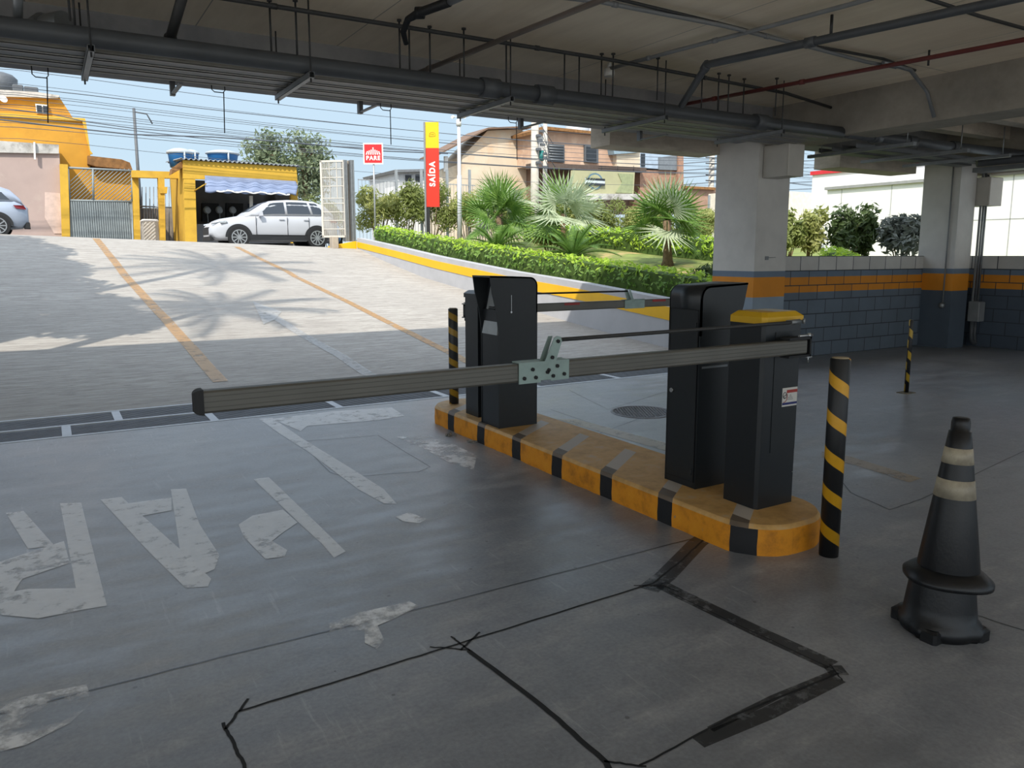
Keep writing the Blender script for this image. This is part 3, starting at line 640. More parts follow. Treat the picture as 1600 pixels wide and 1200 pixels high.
for z0, z1 in ((.555, .628), (.69, .752)): cone_part([(R(z0)+.0015, z0), (R(z1)+.0015, z1)], 'reflective_band', M_refl)
cone_part([(.041, .775), (.043, .78), (.043, .79), (.040, .795)], 'top_ring', M_cone)

# ------------------------------------------------------------ services under the ceiling
def pipe(name, pts, r, m, label, cat, group=None, z=None, joints=(), n=10):
    P = [onz(*p, z) if z is not None and len(p) == 2 else Vector(p) for p in pts]
    b = MB(); b.tube(P, r, n); o = b.build(name, m)
    for k, t_ in enumerate(joints):
        i = int(t_); f = t_-i; c = P[i].lerp(P[i+1], f); d = (P[i+1]-P[i]).normalized(); q = MB(); q.cyl(c-d*r*1.3, c+d*r*1.3, r*1.28, n=n); q.build('coupling', m, o)
    return tag(o, label, cat, group)
pipe('drain_pipe', [(-6, 6.16, 2.95), (8.35, 6.16, 2.95)], .068, M_pipe, 'long thick grey pipe running across above the cable trays', 'pipe', joints=(.66, .70, .25, .9))
pipe('drain_pipe', [(8.45, 6.16, 2.95), (10.2, 6.1, 2.93), (12.3, 6.0, 2.93)], .06, M_pipe, 'thick grey pipe continuing beyond the concrete beam to the corner', 'pipe', joints=(.3, .7, 1.2))
pipe('drain_pipe', [(11.6, 6.3, 2.8), (12.2, 5.6, 2.86), (12.3, 4.0, 2.9), (12.3, .5, 2.92)], .06, M_pipe, 'grey pipe turning along the right side above the corner', 'pipe', joints=(1.2, 2.2))
TR = [(6.30, .02), (6.53, .02), (6.76, .02)]
for i, (y, _) in enumerate(TR):
    b = MB(); z0 = 2.885; w = .2
    b.box((-6, y, z0), (8.28, y+.006, z0+.07)); b.box((-6, y+w, z0), (8.28, y+w+.006, z0+.07))
    for yy0 in (y+.0, y+w-.02): b.box((-6, yy0, z0), (8.28, yy0+.026, z0+.004))
    b.box((-6, y+.026, z0+.006), (8.28, y+w-.02, z0+.009), 1)
    t = tag(b.build('cable_tray', [mat('tray lip', '9a9890', .5, .2), M_tray]), 'long metal cable tray over the drain, %s from the beam' % ('farthest', 'middle one', 'nearest')[i], 'cable tray', 'cable trays under the beam')
    b = MB()
    for k in range(3): b.cyl((-6, y+.05+.05*k, z0+.035), (8.28, y+.05+.05*k, z0+.035), .016, n=8)
    tag(b.build('cable_bundle', M_black), 'black cables lying in the metal tray %s the beam' % ('farthest from', 'in the middle of the three under', 'nearest')[i], 'cables')
for k, X in enumerate((.36, 1.84, 3.62, 5.42, 7.15)):
    b = MB(); y0, y1 = 6.02, 7.05; z = 2.83
    b.box((X-.022, y0, z), (X+.022, y1, z+.003)); b.box((X-.022, y0, z), (X-.019, y1, z+.045)); b.box((X+.019, y0, z), (X+.022, y1, z+.045))
    for s in (-1, 1): b.box((X-.022 if s < 0 else X+.008, y0, z+.042), (X-.008 if s < 0 else X+.022, y1, z+.045))
    t = tag(b.build('support_bar', M_galv, loc=(X, y0, z)), 'galvanised strut holding up the cable trays, %s from the left' % ORD[k], 'support bar', 'struts under the cable trays')
    for y in (y0+.03, y1-.03):
        b = MB(); b.cyl((X, y, z-.03), (X, y, 3.4), .0065, n=6); r = b.build('threaded_rod', M_rod, t); r.location = (-X, -y0, -z)
for k, X in enumerate((1.05, 2.75, 4.6, 6.3)):
    b = MB(); b.box((X-.016, 6.98, 2.868), (X+.016, 7.50, 2.882)); b.box((X-.02, 7.44, 2.862), (X+.02, 7.50, 2.98)); tag(b.build('wall_bracket', M_tray), 'short dark bracket under the beam between the struts, %s from the left' % ORD[k], 'bracket', 'short brackets under the beam')
for k, X in enumerate((8.95, 10.1, 11.1)):
    b = MB(); b.box((X-.03, 5.6, 2.78), (X+.03, 7.1, 2.82)); b.cyl((X, 5.7, 2.8), (X, 5.7, 3.18), .007, n=6); b.cyl((X, 6.9, 2.8), (X, 6.9, 3.18), .007, n=6)
    tag(b.build('support_bar', M_galv), 'grey strut under the pipes beyond the concrete beam, %s from the tall column' % ORD[k], 'support bar', 'struts beyond the beam')
for i, y in enumerate((6.35, 6.7)):
    b = MB(); b.box((8.9, y, 2.83), (12.2, y+.005, 2.89)); b.box((8.9, y+.2, 2.83), (12.2, y+.205, 2.89)); b.box((8.9, y, 2.83), (12.2, y+.205, 2.834))
    tag(b.build('cable_tray', M_tray), 'short cable tray beyond the concrete beam, %s of the two' % ('nearer', 'farther')[i], 'cable tray', 'short trays beyond the beam')
b = MB(); b.box((12.05, 1.0, 2.72), (12.1, 6.6, 2.78)); b.box((12.28, 1.0, 2.72), (12.33, 6.6, 2.78)); b.box((12.05, 1.0, 2.715), (12.33, 6.6, 2.72)); tag(b.build('cable_tray', M_tray), 'cable tray running along the right side above the block wall', 'cable tray')
for k in range(6):
    X = 11.2; b = MB(); b.cyl((12.19, 1.2+k*.95, 2.74), (12.19, 1.2+k*.95, 3.4), .008, n=6); tag(b.build('hanger_rod', M_rod), 'thin rod holding the side tray, %s from the back' % ORD[k], 'hanger rod', 'rods of the side tray')
# hanging rods of the pipe (top pixel, bottom pixel)
rods = [(122, 60), (115, 52), (425, 145), (465, 95), (625, 75), (640, 82), (672, 120), (725, 130), (791, 138), (882, 90), (905, 155), (940, 150), (958, 155), (1028, 165), (1098, 166), (1124, 170), (1140, 178), (1164, 180), (1215, 205)]
ylist = [6.16, 6.0, 6.2, 6.1, 6.16, 6.3, 6.2, 6.1, 6.16, 6.3, 6.3, 6.16, 6.1, 6.0, 6.3, 6.16, 6.16, 6.2, 6.0]
for k, ((px_, _), y) in enumerate(zip(rods, ylist)):
    P = ony(px_, 100, y); X = P.x
    b = MB(); b.cyl((X, y, 3.0), (X, y, 3.4), .0075, n=6); b.cyl((X, y, 3.385), (X, y, 3.4), .02, n=8)
    tag(b.build('hanger_rod', M_rod, loc=(X, y, 3.0)), 'thin dark rod from the ceiling to the long pipe, %s from the left' % ORD[k], 'hanger rod', 'rods of the long pipe')
pipe('conduit', [(-3, 6.05, 3.3), (4.62, 5.98, 3.3), (7.3, 6.15, 3.3), (8.3, 6.3, 3.26)], .017, M_rod, 'thin dark conduit running along the ceiling parallel to the beam', 'conduit', joints=(.3, .6, .9, 1.5))
pipe('conduit', [(-3, 6.14, 3.33), (4.62, 6.07, 3.33), (7.2, 6.24, 3.33)], .012, M_rod, 'second thinner conduit close beside the dark ceiling conduit', 'conduit')
pipe('fire_pipe', [(1070, 163), (1600, 62), (1900, 5)], .021, M_red, 'red sprinkler pipe crossing under the ceiling on the right', 'pipe', z=3.25, joints=(.12, .43))
pipe('steel_pipe', [(650, 115), (940, 0), (1100, -63)], .022, mat('brown grey pipe', '6a5f57', .5, .1, .15, 5), 'brown-grey pipe descending over the long pipe, crossing the upper middle', 'pipe', z=3.25, joints=(.1,))
P1, P2, P3 = onz(1065, 165, 2.98), onz(1105, 101, 3.22), onz(1550, 5, 3.22)
pipe('drain_pipe', [P1, P1.lerp(P2, .9), P2, P2.lerp(P3, .05), P3, P2.lerp(P3, 1.6)], .034, M_pipe, 'grey drain pipe with an elbow slanting down to the long pipe', 'pipe', joints=(1.5, 3.4))
pipe('conduit', [(950, 108), (1060, 78), (1180, 47), (1335, 5), (1420, -20)], .018, M_cond, 'grey conduit running from the ceiling sensor toward the right', 'conduit', z=3.34, joints=(.6, 1.5))
pipe('conduit', [(700, -25), (940, 3), (1130, 40), (1260, 72), (1355, 97), (1400, 105)], .017, M_cond, 'grey conduit crossing the ceiling diagonally above the elbow pipe', 'conduit', z=3.35, joints=(1.1, 2.5))
pipe('conduit', [(930, -10), (1130, 38), (1240, 66), (1380, 92), (1430, 110)], .013, M_rod, 'thin conduit lying close beside the diagonal ceiling conduit', 'conduit', z=3.37)
a1, a2 = onz(1380, 97, 3.35), onz(1438, 182, 3.1)
pipe('conduit', [a1, (a1.x+.45, a1.y-.0, 3.33), (8.22, 5.05, 3.22), (8.27, 4.98, 2.95)], .02, M_galv, 'pale flexible conduit curving down the face of the concrete beam', 'conduit')
pipe('conduit', [(1440, -5), (1530, 25), (1620, 50), (1700, 70)], .014, M_rod, 'thin dark conduit in the upper right corner of the ceiling', 'conduit', z=3.35, joints=(.6,))
c1, c2 = onz(1300, 25, 3.39), None
b = MB(); b.cyl((c1.x, c1.y, 3.24), (c1.x, c1.y, 3.4), .012, n=8); tag(b.build('hanger_rod', M_rod), 'short thick hanger above the grey elbow pipe', 'hanger rod')
c1 = onz(1452, 80, 3.39); b = MB(); b.cyl((c1.x, c1.y, 3.26), (c1.x, c1.y, 3.4), .010, n=8); tag(b.build('hanger_rod', M_rod), 'short hanger above the red sprinkler pipe', 'hanger rod')
# black pipe end with a bend, upper middle
q0, q1 = onz(790, -35, 3.33), onz(655, 22, 3.33)
pipe('conduit', [q0, onz(700, 4, 3.33)], .027, M_galv, 'bright pipe stub ending in a black bend, upper middle', 'conduit')
q2 = onz(655, 20, 3.33)
b = MB(); b.tube([onz(702, 3, 3.33), q2, q2+Vector((-.05, .10, -.03)), q2+Vector((-.05, .2, -.10)), q2+Vector((.0, .26, -.17))], [.034, .034, .026, .024, .02], 10); b.cyl(q2+Vector((.03, -.02, 0)), q2+Vector((-.02, .02, 0)), .045, n=12); tag(b.build('pipe_bend', M_black), 'black curved pipe bend hanging from the bright stub', 'pipe')
# big elbow pipe upper left, slanting pipes
pipe('drain_pipe', [ony(50, 62, 7.05), ony(80, 42, 6.9), ony(102, 38, 6.8)], .095, M_galv, 'large grey elbow pipe between the beam and the ceiling at the upper left', 'pipe', n=16, joints=(.3,))
pipe('drain_pipe', [ony(262, 74, 6.35), ony(286, -8, 5.9)], .035, M_rod, 'dark pipe slanting up from the long pipe at the upper left', 'pipe', joints=(.12,))
pipe('drain_pipe', [ony(28, 46, 6.3), ony(28, -10, 6.0)], .03, M_galv, 'pale vertical pipe at the far upper left', 'pipe')
# hooks hanging below the trays
for k, (px_, ytop, ybot) in enumerate(((75, 112, 192), (351, 136, 208), (611, 165, 226), (808, 185, 250))):
    Y = 7.35; a = ony(px_, ytop, Y); c = ony(px_, ybot, Y); b = MB(); z0 = 2.98
    w = .055; b.tube([(a.x-w*2, Y, z0), (a.x-w*2, Y, a.z-.03), (a.x-w*1.6, Y, a.z-.05), (a.x-w*.3, Y, a.z-.05), (a.x, Y, a.z-.03), (a.x, Y, z0)], .0045, 6)
    b.tube([(a.x-.01, Y, a.z-.045), (c.x, Y, c.z)], .0045, 6)
    tag(b.build('wire_hook', M_rod), 'thin wire hook dangling below the beam against the sky, %s from the left' % ORD[k], 'hook', 'wire hooks under the beam')
# ceiling sensor and junction
sn = onz(952, 108, 3.34); b = MB(); b.lathe([(.05, 0), (.055, .04), (.045, .075), (.02, .085)], (sn.x, sn.y, 3.27), 16); b.cyl((sn.x, sn.y, 3.35), (sn.x, sn.y, 3.4), .02); tag(b.build('ceiling_sensor', M_white), 'small white round sensor where the ceiling conduits meet', 'sensor')

# ------------------------------------------------------------ boxes and conduits on the columns
def ebox(a, b_, label, m=M_white, cat='electrical box'):
    b = MB(); b.cbox(a, b_, .01); o = tag(b.build('electrical_box', m), label, cat)
    q = MB(); q.box((a[0]-.004, a[1]+.02, a[2]+.02), (a[0], b_[1]-.02, b_[2]-.03)); q.build('door', m, o); return o
ebox((8.17, 6.78, 2.49), (8.47, 7.195, 2.90), 'pale metal box high on the tall column', mat('pale enamel', 'b9b4aa', .5, .1, .06, 4))
ebox((12.78, 6.70, 2.26), (13.15, 7.08, 2.70), 'pale metal box high on the corner column', mat('pale enamel', 'b9b4aa', .5, .1, .06, 4))
o = ebox((12.80, 6.72, .42), (12.98, 6.90, .74), 'grey junction box low on the corner column', M_cond)
for k, dx in enumerate((.01, .09, .165)):
    b = MB(); b.tube([(12.80+dx, 6.84, .74), (12.80+dx, 6.84, 2.8)], .018, 8); q = tag(b.build('conduit', M_galv if k else M_cond), 'vertical conduit rising from the junction box, %s from the column' % ORD[k], 'conduit', 'conduits over the junction box')
for k, dx in enumerate((.04, .13)):
    b = MB(); b.tube([(12.81+dx, 6.84, .42), (12.81+dx, 6.84, .2), (12.84+dx, 6.84, .1), (12.93+dx*.4, 6.84, .055), (13.0, 6.84, .055)], .032, 10); tag(b.build('conduit', M_pipe), 'thick black-grey conduit bend under the junction box, %s one' % ('outer', 'inner')[k], 'conduit', 'bends under the junction box')
b = MB(); b.tube([(12.28, 7.02, .72), (12.28, 7.02, 2.86)], .011, 8); o = tag(b.build('conduit', M_cond), 'thin grey conduit down the left face of the corner column', 'conduit')
b = MB(); b.lathe([(.028, 0), (.045, .02), (.045, .07), (.025, .09)], (12.26, 7.02, .64), 12); b.build('outlet', M_galv, o)
b = MB(); b.box((8.30, 7.188, 1.42), (8.36, 7.199, 1.47)); b.cyl((8.36, 7.19, 1.45), (8.5, 7.19, 1.455), .004); tag(b.build('door_latch', M_cond), 'tiny metal fixture on the tall column above its blue band', 'fixture')

# ------------------------------------------------------------ plants
EXT = .95
def leafcloud(blobs, n, size, seed, asp=.45, up=.3, shell=.55):
    rg = np.random.default_rng(seed); B = np.array(blobs, float); vol = B[:, 3]*B[:, 4]*B[:, 5]; pk = rg.choice(len(B), n, p=vol/vol.sum())
    d = rg.normal(size=(n, 3)); d /= np.linalg.norm(d, axis=1)[:, None]; r = (shell+(1-shell)*rg.random(n))**.8
    c = B[pk, :3]+d*B[pk, 3:6]*r[:, None]
    nrm = d+rg.normal(size=(n, 3))*.7+np.array([0, 0, up]); nrm /= np.linalg.norm(nrm, axis=1)[:, None]
    a = np.cross(nrm, rg.normal(size=(n, 3))); a /= np.linalg.norm(a, axis=1)[:, None]; b_ = np.cross(nrm, a)
    s = size*(.6+.8*rg.random(n))[:, None]; a *= s; b_ *= s*asp
    V = np.stack([c-a, c-b_+nrm*s*.1, c+a, c+b_+nrm*s*.1], 1).reshape(-1, 3)
    q = MB(); q.v = [tuple(v) for v in V]; q.f = [(4*i, 4*i+1, 4*i+2, 4*i+3) for i in range(n)]; q.mi = [0]*n; q.sm = [False]*n
    return q
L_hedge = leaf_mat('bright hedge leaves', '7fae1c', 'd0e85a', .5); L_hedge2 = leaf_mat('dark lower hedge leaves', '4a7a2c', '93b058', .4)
L_ole = leaf_mat('grey green shrub leaves', '5c6a34', '96a058', .35); L_dark = leaf_mat('dark bush leaves', '2c4020', '5d7040', .3)
L_grey = leaf_mat('grey bush leaves', '48504a', '858a80', .3); L_pale = leaf_mat('pale yellow green leaves', '7f8c44', 'b7b876', .4)
L_euc = leaf_mat('eucalyptus leaves', '5a6a50', '8f9c78', .35); L_fan = leaf_mat('fan palm green', '35601c', '7c9c48', .3); L_fan2 = leaf_mat('fan palm silver', '8fa27c', 'c9d2b4', .35)
L_cyc = leaf_mat('cycad green', '3c6628', '7a9a48', .3)
M_bark = mat('bark', '6e5c46', .9, 0, .3, 12, .6); M_stem = mat('shrub stem', '7c6b50', .9, 0, .2, 12)
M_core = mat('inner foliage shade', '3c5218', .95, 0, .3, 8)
# front hedge as a continuous clipped row
def hedge(path, w, h, label, m, seed, n_per=380, size=.05, core=True, m2=None):
    blobs = []; L = 0; P = [Vector(p) for p in path]; b = MB(); rs = []
    for i in range(len(P)-1):
        n = max(1, int((P[i+1]-P[i]).length/.3)); d = (P[i+1]-P[i]).normalized()
        for k in range(n):
            p = P[i].lerp(P[i+1], k/n); blobs.append((p.x, p.y, p.z+h*.52, w*.52, .28, h*.52)); L += .3
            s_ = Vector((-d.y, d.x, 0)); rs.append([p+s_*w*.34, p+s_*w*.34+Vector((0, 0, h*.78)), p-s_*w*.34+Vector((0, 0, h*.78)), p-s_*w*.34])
    q = leafcloud(blobs, int(L*n_per), size, seed, .42, .5, .75)
    if m2:
        rg = random.Random(seed)
        zs = [v[2] for v in q.v]
        for i, f in enumerate(q.f):
            v = q.v[f[0]]; k = min(range(len(blobs)), key=lambda j: (blobs[j][0]-v[0])**2+(blobs[j][1]-v[1])**2)
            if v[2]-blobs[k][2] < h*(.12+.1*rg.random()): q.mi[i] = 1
    o = q.build('hedge', [m, m2] if m2 else m, fixn=False); tag(o, label, 'hedge')
    b.rings(rs); b.build('shade_core', M_core, o); return o  # solid core in dark green, painted as the shade between the leaves
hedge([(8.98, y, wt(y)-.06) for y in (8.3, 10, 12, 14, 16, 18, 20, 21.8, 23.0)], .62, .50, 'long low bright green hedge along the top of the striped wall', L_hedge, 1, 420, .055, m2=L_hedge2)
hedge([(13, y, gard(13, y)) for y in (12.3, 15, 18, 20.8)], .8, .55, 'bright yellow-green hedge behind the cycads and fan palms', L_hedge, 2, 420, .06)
hedge([(12.6, 8.9, 1.08), (13.2, 9.6, 1.2), (14.5, 10.8, 1.28)], .6, .40, 'low clipped green hedge just over the block wall', L_hedge, 3, 400, .05)
# shrubs along the street fence
xs = [9.6, 10.7, 11.8, 13.0, 14.2, 15.4, 16.7, 18.0, 19.3, 20.7, 22.1, 23.6, 25.2]
proto = []
def shrub(loc, rx, ry, h, m, label, seed, n=1500, size=.09, cat='shrub', group='shrubs along the street fence', name='leafy_shrub', asp=.22, stems=7, sh=.35):
    t = empty(name, loc, label, cat, group); rg = random.Random(seed)
    bl = [(rg.uniform(-rx, rx)*.6, rg.uniform(-ry, ry)*.6, h*rg.uniform(.35, .82), rx*.45, ry*.45, h*.2) for _ in range(11)]
    leafcloud(bl, n, size, seed, asp, .2, sh).build('foliage', m, t, fixn=False)
    b = MB()
    for q in bl[:stems]: b.tube([(q[0]*.15, q[1]*.15, -.05), (q[0]*.6, q[1]*.6, q[2]*.5), (q[0], q[1], q[2]*1.1)], [.02, .014, .006], 5)
    b.build('stems', M_stem, t); return t
lab = ['just right of the sign post', 'between the red square sign and the totem', 'left of the totem', 'behind the exit totem', 'right of the totem', 'behind the light pole', 'behind the left fan palm', 'between the two left fan palms', 'behind the middle fan palm', 'below the green painted shop front', 'left of the right fan palm', 'behind the right fan palm', 'beside the tall column']
for k, x in enumerate(xs):
    shrub((x, 24.9+random.uniform(-.3, .3), gard(x, 24.5)-.05), .9, .75, 1.7+random.uniform(-.25, .35)+(.25 if k < 3 else 0), L_ole if k % 3 else L_pale, 'grey-green street-side shrub '+lab[k], 20+k, 2300, .10)
def ga(px, X):
    d = ray(px, 400); Y = X*d.y/d.x; return (X, Y, gard(X, Y)-.03)
for k, (px, X, h, rx, m, lb) in enumerate(((1228, 14.0, 1.35, .45, L_ole, 'yellow-green bush just right of the tall column'), (1262, 14.6, 1.35, .45, L_pale, 'pale flowering bush behind the low clipped hedge'), (1322, 15.2, 1.45, .62, L_dark, 'dark green round bush in front of the white building'), (1352, 15.8, 1.2, .3, L_dark, 'small dark sprig beside the round bush'), (1412, 15.6, 1.35, .55, L_grey, 'greyish bush beside the corner column against the white wall'))):
    shrub(ga(px, X), rx, rx, h, m, lb, 60+k, 1500, .075, 'bush', 'bushes in front of the white building', 'garden_bush', .4, 7, .3)
shrub((10.2, 9.9, gard(10.2, 9.9)), .45, .4, .42, L_dark, 'small dark green plant right behind the near ticket machine', 71, 900, .06, 'shrub', None, 'leafy_shrub')
shrub((10.9, 16.3, gard(10.9, 16.3)), .5, .4, .6, L_ole, 'small bluish-green plant between the two cycads', 72, 900, .06, 'shrub', None, 'leafy_shrub')
# fan palms
def fan_mesh(R, n, fold, droop, seed):
    rg = random.Random(seed); b = MB(); hub = (0, 0, 0); ang = [math.radians(-128+256*i/n) for i in range(n+1)]
    for i in range(n):
        a0, a1 = ang[i], ang[i+1]; am = (a0+a1)/2; r1 = R*.30; rt = R*rg.uniform(.88, 1.05)*(1-.12*abs(am)/2.2)
        z1 = -droop*.25*r1; zt = -droop*rt*rg.uniform(.5, 1.2)
        v = [(0, 0, 0), (r1*math.cos(a0), r1*math.sin(a0), z1), (r1*math.cos(am), r1*math.sin(am), z1+fold), (r1*math.cos(a1), r1*math.sin(a1), z1),
             (rt*.62*math.cos(am+.035), rt*.62*math.sin(am+.035), zt*.45), (rt*math.cos(am), rt*math.sin(am), zt)]
        v.append((rt*.62*math.cos(am-.035), rt*.62*math.sin(am-.035), zt*.45)); b.add(v, [(0, 1, 2), (0, 2, 3), (1, 6, 2), (2, 4, 3), (2, 6, 5), (2, 5, 4)])
    return b
def fan_palm(loc, trunk_h, R, pet, nf, label, seed, silver=.4, lean=(0, 0), tr=.07):
    t = empty('fan_palm', loc, label, 'fan palm', 'fan palms in the garden'); rg = random.Random(seed); top = Vector((lean[0], lean[1], trunk_h))
    b = MB(); pts = [(0, 0, -.05), (0, 0, .12), (lean[0]*.5, lean[1]*.5, trunk_h*.55), tuple(top)]; b.tube(pts, [tr*1.9, tr*1.25, tr*.85, tr], 12); tk = b.build('trunk', M_bark, t)
    b = MB()
    for k in range(14):
        a = rg.random()*6.28; z = trunk_h*rg.uniform(.45, 1); c = Vector((lean[0]*z/trunk_h, lean[1]*z/trunk_h, z)); b.cyl(c, c+Vector((math.cos(a)*.11, math.sin(a)*.11, .12)), .014, .006, 5)
    b.build('old_leaf_bases', M_bark, tk)
    ms = [fan_mesh(R, 22, .016, .06, seed+i).build('frond', L_fan, fixn=False) for i in range(3)]
    ms2 = [fan_mesh(R*1.08, 22, .016, .14, seed+5+i).build('frond', L_fan2, fixn=False) for i in range(2)]
    for i in range(nf):
        f = i/nf; az = i*2.399+rg.uniform(-.3, .3); el = math.radians(88-125*f+rg.uniform(-10, 10)); L = pet*(.75+.5*f)*rg.uniform(.85, 1.1)
        d = Vector((math.cos(az)*math.cos(el), math.sin(az)*math.cos(el), math.sin(el)))
        src = (ms2 if rg.random() < silver else ms); o = (src[i % len(src)]).copy(); COL.objects.link(o); o.parent = t
        tip = top+d*L+Vector((0, 0, -.08*f)); x = (d+Vector((0, 0, .12-.35*f))).normalized(); y = Vector((-math.sin(az), math.cos(az), 0)); z = x.cross(y)
        roll = rg.uniform(-1.1, 1.1); Rm = Matrix((x, y, z)).transposed().to_4x4() @ Matrix.Rotation(roll, 4, 'X')
        o.matrix_local = Matrix.Translation(tip) @ Rm
        q = MB(); q.tube([tuple(top), tuple(top+d*L*.5+Vector((0, 0, .03))), tuple(tip)], [.012, .009, .007], 5); p = q.build('petiole', L_fan, t)
    for o in ms+ms2: bpy.data.objects.remove(o)
    return t
fan_palm((11.35, 12.45, gard(11.35, 12.45)), 0.95, .68, .40, 22, 'fan palm on a thick rough trunk, rightmost beside the tall column', 5, .3, (-.05, .0), .085)
fan_palm((11.1, 16.0, gard(11.1, 16)), 1.0, .82, .48, 18, 'silvery fan palm in the middle of the garden', 9, .75)
fan_palm((10.45, 18.0, gard(10.45, 18)), .9, .82, .50, 18, 'green fan palm nearest the light pole', 13, .25, (-.05, 0))
fan_palm((11.0, 18.9, gard(11, 18.9)), 1.1, .75, .5, 14, 'fan palm half hidden behind the one nearest the light pole', 17, .3, (.1, .2))
def cycad(loc, R, n, label, seed):
    t = empty('cycad', loc, label, 'cycad', 'cycads in the garden'); rg = random.Random(seed)
    b = MB(); b.lathe([(.11, -.05), (.13, .08), (.09, .16), (.02, .2)], (0, 0, 0), 12); b.build('trunk', M_bark, t)
    for i in range(n):
        az = i*2.399; f = i/n; el = math.radians(75-62*f); L = R*rg.uniform(.85, 1.1); b = MB(); pts = []
        for k in range(11):
            u = k/10; e_ = el-u*math.radians(38+25*f); 
            if k == 0: p = Vector((0, 0, .15)); 
            else: p = p+Vector((math.cos(az)*math.cos(e_), math.sin(az)*math.cos(e_), math.sin(e_)))*L/10
            pts.append(p.copy())
        b.tube(pts, [.010]*10+[.004], 4); side = Vector((-math.sin(az), math.cos(az), 0))
        for k in range(44):
            u = .12+.88*k/44; j = min(9, int(u*10)); p = pts[j].lerp(pts[j+1], u*10-j); d = (pts[j+1]-pts[j]).normalized(); ll = R*.20*math.sin(math.pi*(.12+.8*u))**.6
            for s_ in (-1, 1):
                tip = p+side*s_*ll*.9+d*ll*.45+Vector((0, 0, ll*.25)); w = d*.010; b.add([p-w, p+w, tip], [(0, 1, 2)])
        b.build('frond', L_cyc, t, fixn=False)
    return t
cycad((10.2, 14.3, gard(10.2, 14.3)), 1.05, 26, 'broad dark green cycad in the middle of the garden, larger one', 31)
cycad((9.75, 17.0, gard(9.75, 17)), .85, 22, 'dark green cycad behind the hedge by the light pole, smaller one', 37)
# two tall palms just outside the left edge that shade the ramp
def tall_palm(loc, H, R, label, seed):
    t = empty('tall_palm', loc, label, 'palm tree', 'tall palms left of the ramp'); rg = random.Random(seed)
    b = MB(); b.tube([(0, 0, -.4), (0, 0, H*.5), (0, 0, H)], [.16, .12, .10], 12); b.build('trunk', M_bark, t)
    for i in range(20):
        az = i*2.399; f = i/20; el = math.radians(70-75*f); b = MB(); p = Vector((0, 0, H)); pts = [p.copy()]
        for k in range(8):
            e_ = el-(k/8)*math.radians(70); p = p+Vector((math.cos(az)*math.cos(e_), math.sin(az)*math.cos(e_), math.sin(e_)))*R/8; pts.append(p.copy())
        b.tube(pts, .02, 4); side = Vector((-math.sin(az), math.cos(az), 0))
        for k in range(46):
            u = .1+.9*k/46; j = min(7, int(u*8)); q = pts[j].lerp(pts[j+1], u*8-j); d = (pts[j+1]-pts[j]).normalized()
            for s_ in (-1, 1): b.add([q-d*.02, q+d*.02, q+side*s_*.42*(1-.5*u)+d*.25-Vector((0, 0, .2))], [(0, 1, 2)])
        b.build('frond', L_cyc, t, fixn=False)
    return t
tall_palm((-2.3, 9.3, 0), 8.3, 2.3, 'tall palm standing left of the ramp nearer the drain', 3)
tall_palm((-2.9, 12.6, .2), 11.5, 2.5, 'taller palm standing left of the ramp farther up', 4)
def tree(loc, blobs, n, size, label, seed, trunk, name='tree', m=L_euc):
    t = empty(name, loc, label, 'tree'); leafcloud(blobs, n, size, seed, .45, .1, .2).build('foliage', m, t, fixn=False)
    b = MB(); b.tube([(0, 0, -1), (0, 0, trunk)], [.22, .14], 8)
    for q in blobs: b.tube([(0, 0, trunk*.8), (q[0]*.5, q[1]*.5, (trunk+q[2])/2), (q[0], q[1], q[2])], [.1, .06, .02], 5)
    b.build('branches', M_bark, t); return t
tree((-3.0, 13.2, .3), [(.35, -3.2, 5.6, .9, 1.2, .8), (.2, -1.4, 5.6, 1.0, 1.2, .8), (-.1, .6, 5.6, 1.0, 1.3, .9), (-.2, 2.6, 5.8, 1.0, 1.5, .9), (-.4, 4.6, 6.0, 1.0, 1.3, .9), (-.8, 6.2, 6.0, 1.1, .9, .7), (.2, 3.4, 5.4, .7, .8, .6)], 9000, .16, 'unseen leafy tree added left of the ramp to soften the wing shadow', 85, 4.5, m=L_dark)  # unseen crown added to give the wing's shadow a curved, leafy edge
def rel(base, px, py, Y): p = ony(px, py, Y); return (p.x-base[0], p.y-base[1], p.z-base[2])
TB = tuple(ony(430, 380, 42)); TB = (TB[0], 42, gz(0, 42))
bl = [rel(TB, *q, 42)+(r, r, r*.75) for q, r in (((418, 215), .8), ((405, 235), 1.1), ((430, 228), .9), ((420, 262), 1.3), ((395, 262), .8), ((440, 250), 1.0), ((445, 275), 1.2), ((400, 285), 1.0))]
tree(TB, bl, 2300, .13, 'tall sparse grey-green tree behind the kiosk, left crown', 81, 5)
TB2 = tuple(ony(480, 380, 41)); TB2 = (TB2[0], 41, gz(0, 41))
bl = [rel(TB2, *q, 41)+(r, r, r*.75) for q, r in (((462, 215), .8), ((488, 225), 1.0), ((475, 240), 1.1), ((500, 248), .9), ((485, 265), 1.3), ((468, 262), 1.0), ((490, 290), 1.1), ((472, 300), 1.2), ((500, 275), .8))]
tree(TB2, bl, 2300, .13, 'tall sparse grey-green tree left of the open gate leaf', 82, 5)
for k, (px, h) in enumerate(((475, 1.9), (495, 2.1), (515, 1.9))):
    p = ony(px, 380, 33.5); shrub((p.x, 33.5, gz(p.x, 33.5)-.05), .9, .7, h+.4, L_ole, 'bushy shrub across the street '+('behind the white car', 'left of the gate leaf', 'seen through the gate leaf')[k], 90+k, 1600, .11, 'shrub', 'shrubs across the street')

